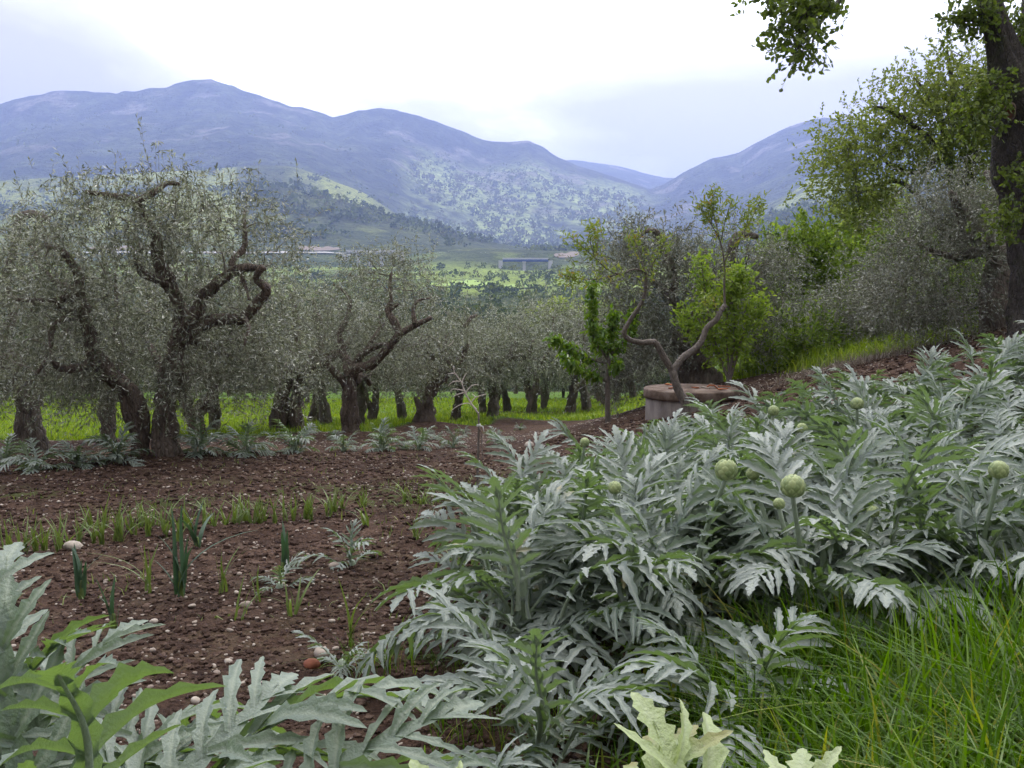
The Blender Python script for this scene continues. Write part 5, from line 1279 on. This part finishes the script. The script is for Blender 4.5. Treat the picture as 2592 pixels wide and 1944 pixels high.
row2 = [(265, 1346), (300, 1350), (360, 1344), (415, 1350), (545, 1342), (585, 1338), (670, 1326), (745, 1316),(226, 1343), (395, 1340), (440, 1345), (520, 1340), (569, 1343), (620, 1328), (640, 1332), (655, 1330), (695, 1327), (722, 1322), (776, 1310), (790, 1312), (833, 1305), (850, 1298), (870, 1290), (600, 1335), (480, 1350), (330, 1348)]
for k, (px, py) in enumerate(sorted(row1)):
    allium(px, py, rngo.uniform(.30, .42), int(rngo.integers(7, 11)), '%s onion from the left in the nearer onion row' % ORD[k], 'onion', 'nearer onion row', 640 + k)
for k, (px, py) in enumerate(sorted(row2)):
    allium(px, py, rngo.uniform(.28, .42), int(rngo.integers(7, 12)), '%s onion from the left in the second row across the soil' % ORD[k], 'onion', 'second onion row', 660 + k)
wrow = sorted(rngo.uniform(880, 1440, 26))
for k in range(26):
    px = wrow[k]; py = 1292 - (px - 880) * .09 + rngo.normal() * 7
    allium(px, py, rngo.uniform(.2, .34), int(rngo.integers(4, 7)), '%s small onion from the left in the weedy row near the sapling' % ORD[k], 'onion', 'weedy onion row', 700 + k)

# ------------------------------------------------------------------ stones, clods
def rock_arrays(seed, sub=1, lump=0.0):
    me = bpy.data.meshes.new('tmp'); import bmesh
    bm = bmesh.new(); bmesh.ops.create_icosphere(bm, subdivisions=sub, radius=1.0)
    bm.verts.ensure_lookup_table()
    V = np.array([v.co[:] for v in bm.verts]); F = np.array([[v.index for v in f.verts] for f in bm.faces]); bm.free(); bpy.data.meshes.remove(me)
    rng = np.random.default_rng(seed)
    for _ in range(5):
        d = norm(rng.normal(size=3)); h = rng.uniform(.55, .9)
        over = np.maximum(V @ d - h, 0); V = V - over[:, None] * d * .85
    V = V * (1 + (.12 if sub < 2 else lump) * rng.normal(size=(len(V), 1))) * np.array([1, rng.uniform(.65, .95), rng.uniform(.45, .7)])
    return V, F
RK = [rock_arrays(i, 2) for i in range(6)]
RM = []
for V_, F_ in RK:
    mb = MB(); mb.add(V_, F_); RM.append(mb.mesh('stone', m_stone))
mb = MB(); mb.add(*RK[1]); RMR = mb.mesh('stone', m_redstone)
def stone(p, r, label, group=None, me=None, seed=0):
    rng = np.random.default_rng(seed)
    o = link('stone', me or RM[seed % 6]); o.location = tuple(p + (0, 0, r * .22 + float(micro(np.array([p[0]]), np.array([p[1]]), np.zeros(1))[0]) * (p[0] < 5))); o.scale = (r, r, r); o.rotation_euler = (rng.uniform(-.3, .3), rng.uniform(-.3, .3), rng.uniform(0, 6.28))
    return tag(o, label, 'stone', group)
stone(hit(186, 1393), .085, 'large rounded tan stone among the left onions', None, None, 1)
stone(hit(790, 1690), .055, 'reddish brown stone on the soil beside the corner artichoke', None, RMR, 2)
stone(hit(815, 1665), .055, 'pale tan stone next to the reddish brown stone', None, None, 3)
stone(hit(845, 1448), .05, 'white stone below the fern-like silver seedling', None, None, 4)
stone(hit(622, 1538), .05, 'flat white stone by the onion with spread leaves', None, None, 5)
stone(hit(2540, 880, 9), .12, 'pale rock at the foot of the oak', None, None, 6)
stone(hit(1340, 1128), .10, 'largest pale rock on the stony soil right of the sapling', None, None, 7)
rngs = np.random.default_rng(80)
for k in range(170):
    for _ in range(20):
        px = rngs.uniform(0, 1300); py = rngs.uniform(1200, 1800)
        p = hit(px, py)
        if grassy(np.array([p[0]]), np.array([p[1]]))[0] < .3 and p[0] < .1 - (5 - p[1]) * .1 or p[1] > 9: break
    stone(p, rngs.uniform(.013, .028) * (1.25 if p[1] > 9 else 1), 'small pale stone scattered on the dark tilled soil', 'small stones on the tilled soil', None, 900 + k)
def scatter_rocks(name, n, rlo, rhi, mat, seed, label, cat, ymax, pw=1.5, sub=1, right=False, sink=.25):
    rng = np.random.default_rng(seed); RB = [rock_arrays(seed + i, sub, .10) for i in range(5)]
    y = 3.0 + (ymax - 3.0) * rng.random(n) ** pw; u = rng.uniform(-.62, .62, n); x = u * y
    g = grassy(x, y); inbed = (x > .1) & (y < 11) & (y > 4.2) & (x > (y - 6) * .22)
    k = (g < .35) & ~inbed; x, y = x[k], y[k]
    z = ground(x, y) + micro(x, y, g[k]); r = rng.uniform(rlo, rhi, len(x)) ** 1.0 * (0.55 + .05 * y); mb = MB()
    r = np.minimum(r, rhi * 1.2)
    for i in range(5):
        q = np.arange(i, len(x), 5); V, F = RB[i]
        a = rng.uniform(0, 6.28, len(q)); c_, s_ = np.cos(a), np.sin(a)
        VV = V[None] * r[q][:, None, None]
        VX = VV[..., 0] * c_[:, None] - VV[..., 1] * s_[:, None]; VY = VV[..., 0] * s_[:, None] + VV[..., 1] * c_[:, None]
        P = np.stack([VX + x[q][:, None], VY + y[q][:, None], VV[..., 2] + (z[q] + r[q] * sink)[:, None]], -1)
        FF = F[None] + (np.arange(len(q)) * len(V))[:, None, None]
        mb.add(P.reshape(-1, 3), FF.reshape(-1, 3))
    return tag(mb.build(name, mat, smooth=False), label, cat, kind='stuff')
scatter_rocks('soil_clods', 26000, .009, .038, m_clod, 11, 'crumbly brown clods covering the tilled soil', 'soil', 16, 1.3)
scatter_rocks('large_clods', 600, .025, .05, m_clod, 14, 'bigger lumps of turned brown earth in the field', 'soil', 15, 1.2, 2)
scatter_rocks('pebbles', 9000, .006, .021, m_stone, 12, 'pale pebbles strewn over the tilled soil', 'gravel', 26, 1.2, sink=.45)

# ------------------------------------------------------------------ grasses
def grass(name, x, y, hgt, wid, mat, label, seed, seg=3, lean=.5, lift=0.0, cat='grass'):
    rng = np.random.default_rng(seed)
    n = len(x); z = ground(x, y) - .01 + lift
    a = rng.uniform(0, 6.28, n); d = np.stack([np.cos(a), np.sin(a)], 1); bend = np.abs(rng.normal(0, lean, n)) + .08
    fa = a + rng.uniform(.6, 2.5, n); sd = np.stack([np.cos(fa), np.sin(fa)], 1)
    s = np.linspace(0, 1, seg + 1)
    V = np.zeros((n, 2 * seg + 1, 3)); 
    for i, t_ in enumerate(s):
        off = bend * t_ ** 2 * hgt; zz_ = hgt * (t_ - .38 * np.minimum(bend, 1.6) * t_ ** 2.4)
        cx_ = x + d[:, 0] * off; cy_ = y + d[:, 1] * off
        w = wid * (1 - t_ ** 2.3) * .5
        if i < seg:
            V[:, 2 * i] = np.stack([cx_ - sd[:, 0] * w, cy_ - sd[:, 1] * w, z + zz_], 1); V[:, 2 * i + 1] = np.stack([cx_ + sd[:, 0] * w, cy_ + sd[:, 1] * w, z + zz_], 1)
        else:
            V[:, 2 * seg] = np.stack([cx_, cy_, z + zz_], 1)
    b_ = np.arange(n)[:, None] * (2 * seg + 1)
    Q = np.concatenate([b_ + np.array([[2 * i, 2 * i + 1, 2 * i + 3, 2 * i + 2]]) for i in range(seg - 1)]) if seg > 1 else np.zeros((0, 4), int)
    Tt = b_ + np.array([[2 * seg - 2, 2 * seg - 1, 2 * seg]])
    mb = MB(); mb.add(V.reshape(-1, 3), [Q, Tt]); return tag(mb.build(name, mat), label, cat, kind='stuff')
rngg = np.random.default_rng(90)
n = 15000
y = rngg.uniform(1.6, 4.9, n); x = rngg.uniform(.1, 3.6, n)
dens = sstep(-.15, .25, 4.35 + .12 * x - y) * sstep(.15, .75, x + (3.4 - y) * .35 + .5 * (fbm(x * 2, y * 2, 2, 3) - .5))
k = rngg.random(n) < dens; x, y = x[k], y[k]
hh = rngg.uniform(.34, .80, len(x)) * (.7 + .6 * fbm(x * 1.5, y * 1.5, 2, 7)) * (.35 + .65 * sstep(.3, 1.5, x))
grass('grass', x, y, hh, rngg.uniform(.010, .021, len(x)), m_grass, 'lush tall green grass in the bottom right corner', 91, 7, .8)
# thin tufts along the bed foot and bottom centre
n = 2600; y = rngg.uniform(2.0, 5.0, n); x = rngg.uniform(-.9, .7, n)
k = fbm(x * 2.3, y * 2.3, 2, 13) > .56; x, y = x[k], y[k]
grass('sparse_grass', x, y, rngg.uniform(.06, .22, len(x)), rngg.uniform(.003, .006, len(x)), m_grass, 'thin grass tufts on the soil before the bed', 92, 4, .8)
# meadow below the olives
n = 150000; y = 14 + (64 - 14) * rngg.random(n) ** 1.15; x = rngg.uniform(-.64, .64, n) * y
g = grassy(x, y); k = (g > .45) & (rngg.random(n) < np.where(y > 40, .75, 1)); x, y = x[k], y[k]
k = x < .62 * y; bank = x > .19 * y
xx, yy = x[~bank], y[~bank]
grass('meadow_grass', xx, yy, rngg.uniform(.10, .26, len(xx)) * (.6 + .8 * fbm(xx * .5, yy * .5, 2, 17)), .012 + .0009 * yy, m_meadow, 'bright green meadow grass under the olive trees', 93, 2, .5)
xx, yy = x[bank & (y < 34)], y[bank & (y < 34)]
xx = np.concatenate([xx, xx + rngg.normal(0, .3, len(xx))]); yy = np.concatenate([yy, yy + rngg.normal(0, .3, len(yy))])
grass('bank_grass', xx, yy, rngg.uniform(.18, .5, len(xx)) * (.4 + 1.0 * fbm(xx * .4, yy * .4, 2, 19)), .010 + .0006 * yy, m_meadow, 'long grass on the bank at the foot of the shrubs', 94, 3, .6)
# weeds between the onion rows
n = 30000; y = rngg.uniform(5.5, 15.5, n); x = rngg.uniform(-.58, .16, n) * y
w = .10 * sstep(.52, .66, fbm(x * 1.1, y * 1.1, 3, 61)) + .6 * np.exp(-((y - 10.9 - .1 * x) / .8) ** 2) * sstep(.42, .6, fbm(x * 1.3, y * 1.3, 2, 62)) * sstep(-4, -1, x)
k = rngg.random(n) < w; x, y = x[k], y[k]
grass('field_weeds', x, y, rngg.uniform(.03, .12, len(x)), rngg.uniform(.006, .014, len(x)), m_onion, 'small green weeds sprouting in the tilled soil', 95, 2, .9, cat='weeds')
# dry brushwood heap on the bank
n = 900; c = hit(2190, 918, 9)
x = c[0] + rngg.normal(0, .75, n); y = c[1] + rngg.normal(0, .3, n)
grass('dry_brush', x, y, rngg.uniform(.1, .34, n), rngg.uniform(.006, .012, n), m_dry, 'heap of dry grey stalks on the soil strip', 96, 3, 1.3, cat='brush')

# ------------------------------------------------------------------ haze: still air over the whole valley
mh, t = new_mat('haze')
o_ = N(t, 'ShaderNodeOutputMaterial'); pv = N(t, 'ShaderNodeVolumePrincipled')
pv.inputs['Color'].default_value = (0.44, 0.54, 1.0, 1); pv.inputs['Density'].default_value = 0.00015; pv.inputs['Anisotropy'].default_value = 0.4
LK(t, pv.outputs[0], o_.inputs['Volume'])
mb = MB(); box(mb, (0, 4890, 590), (22000, 9900, 1260)); hz = mb.build('haze', mh, None, False)
tag(hz, 'pale blue haze filling the valley air', 'haze', kind='stuff')
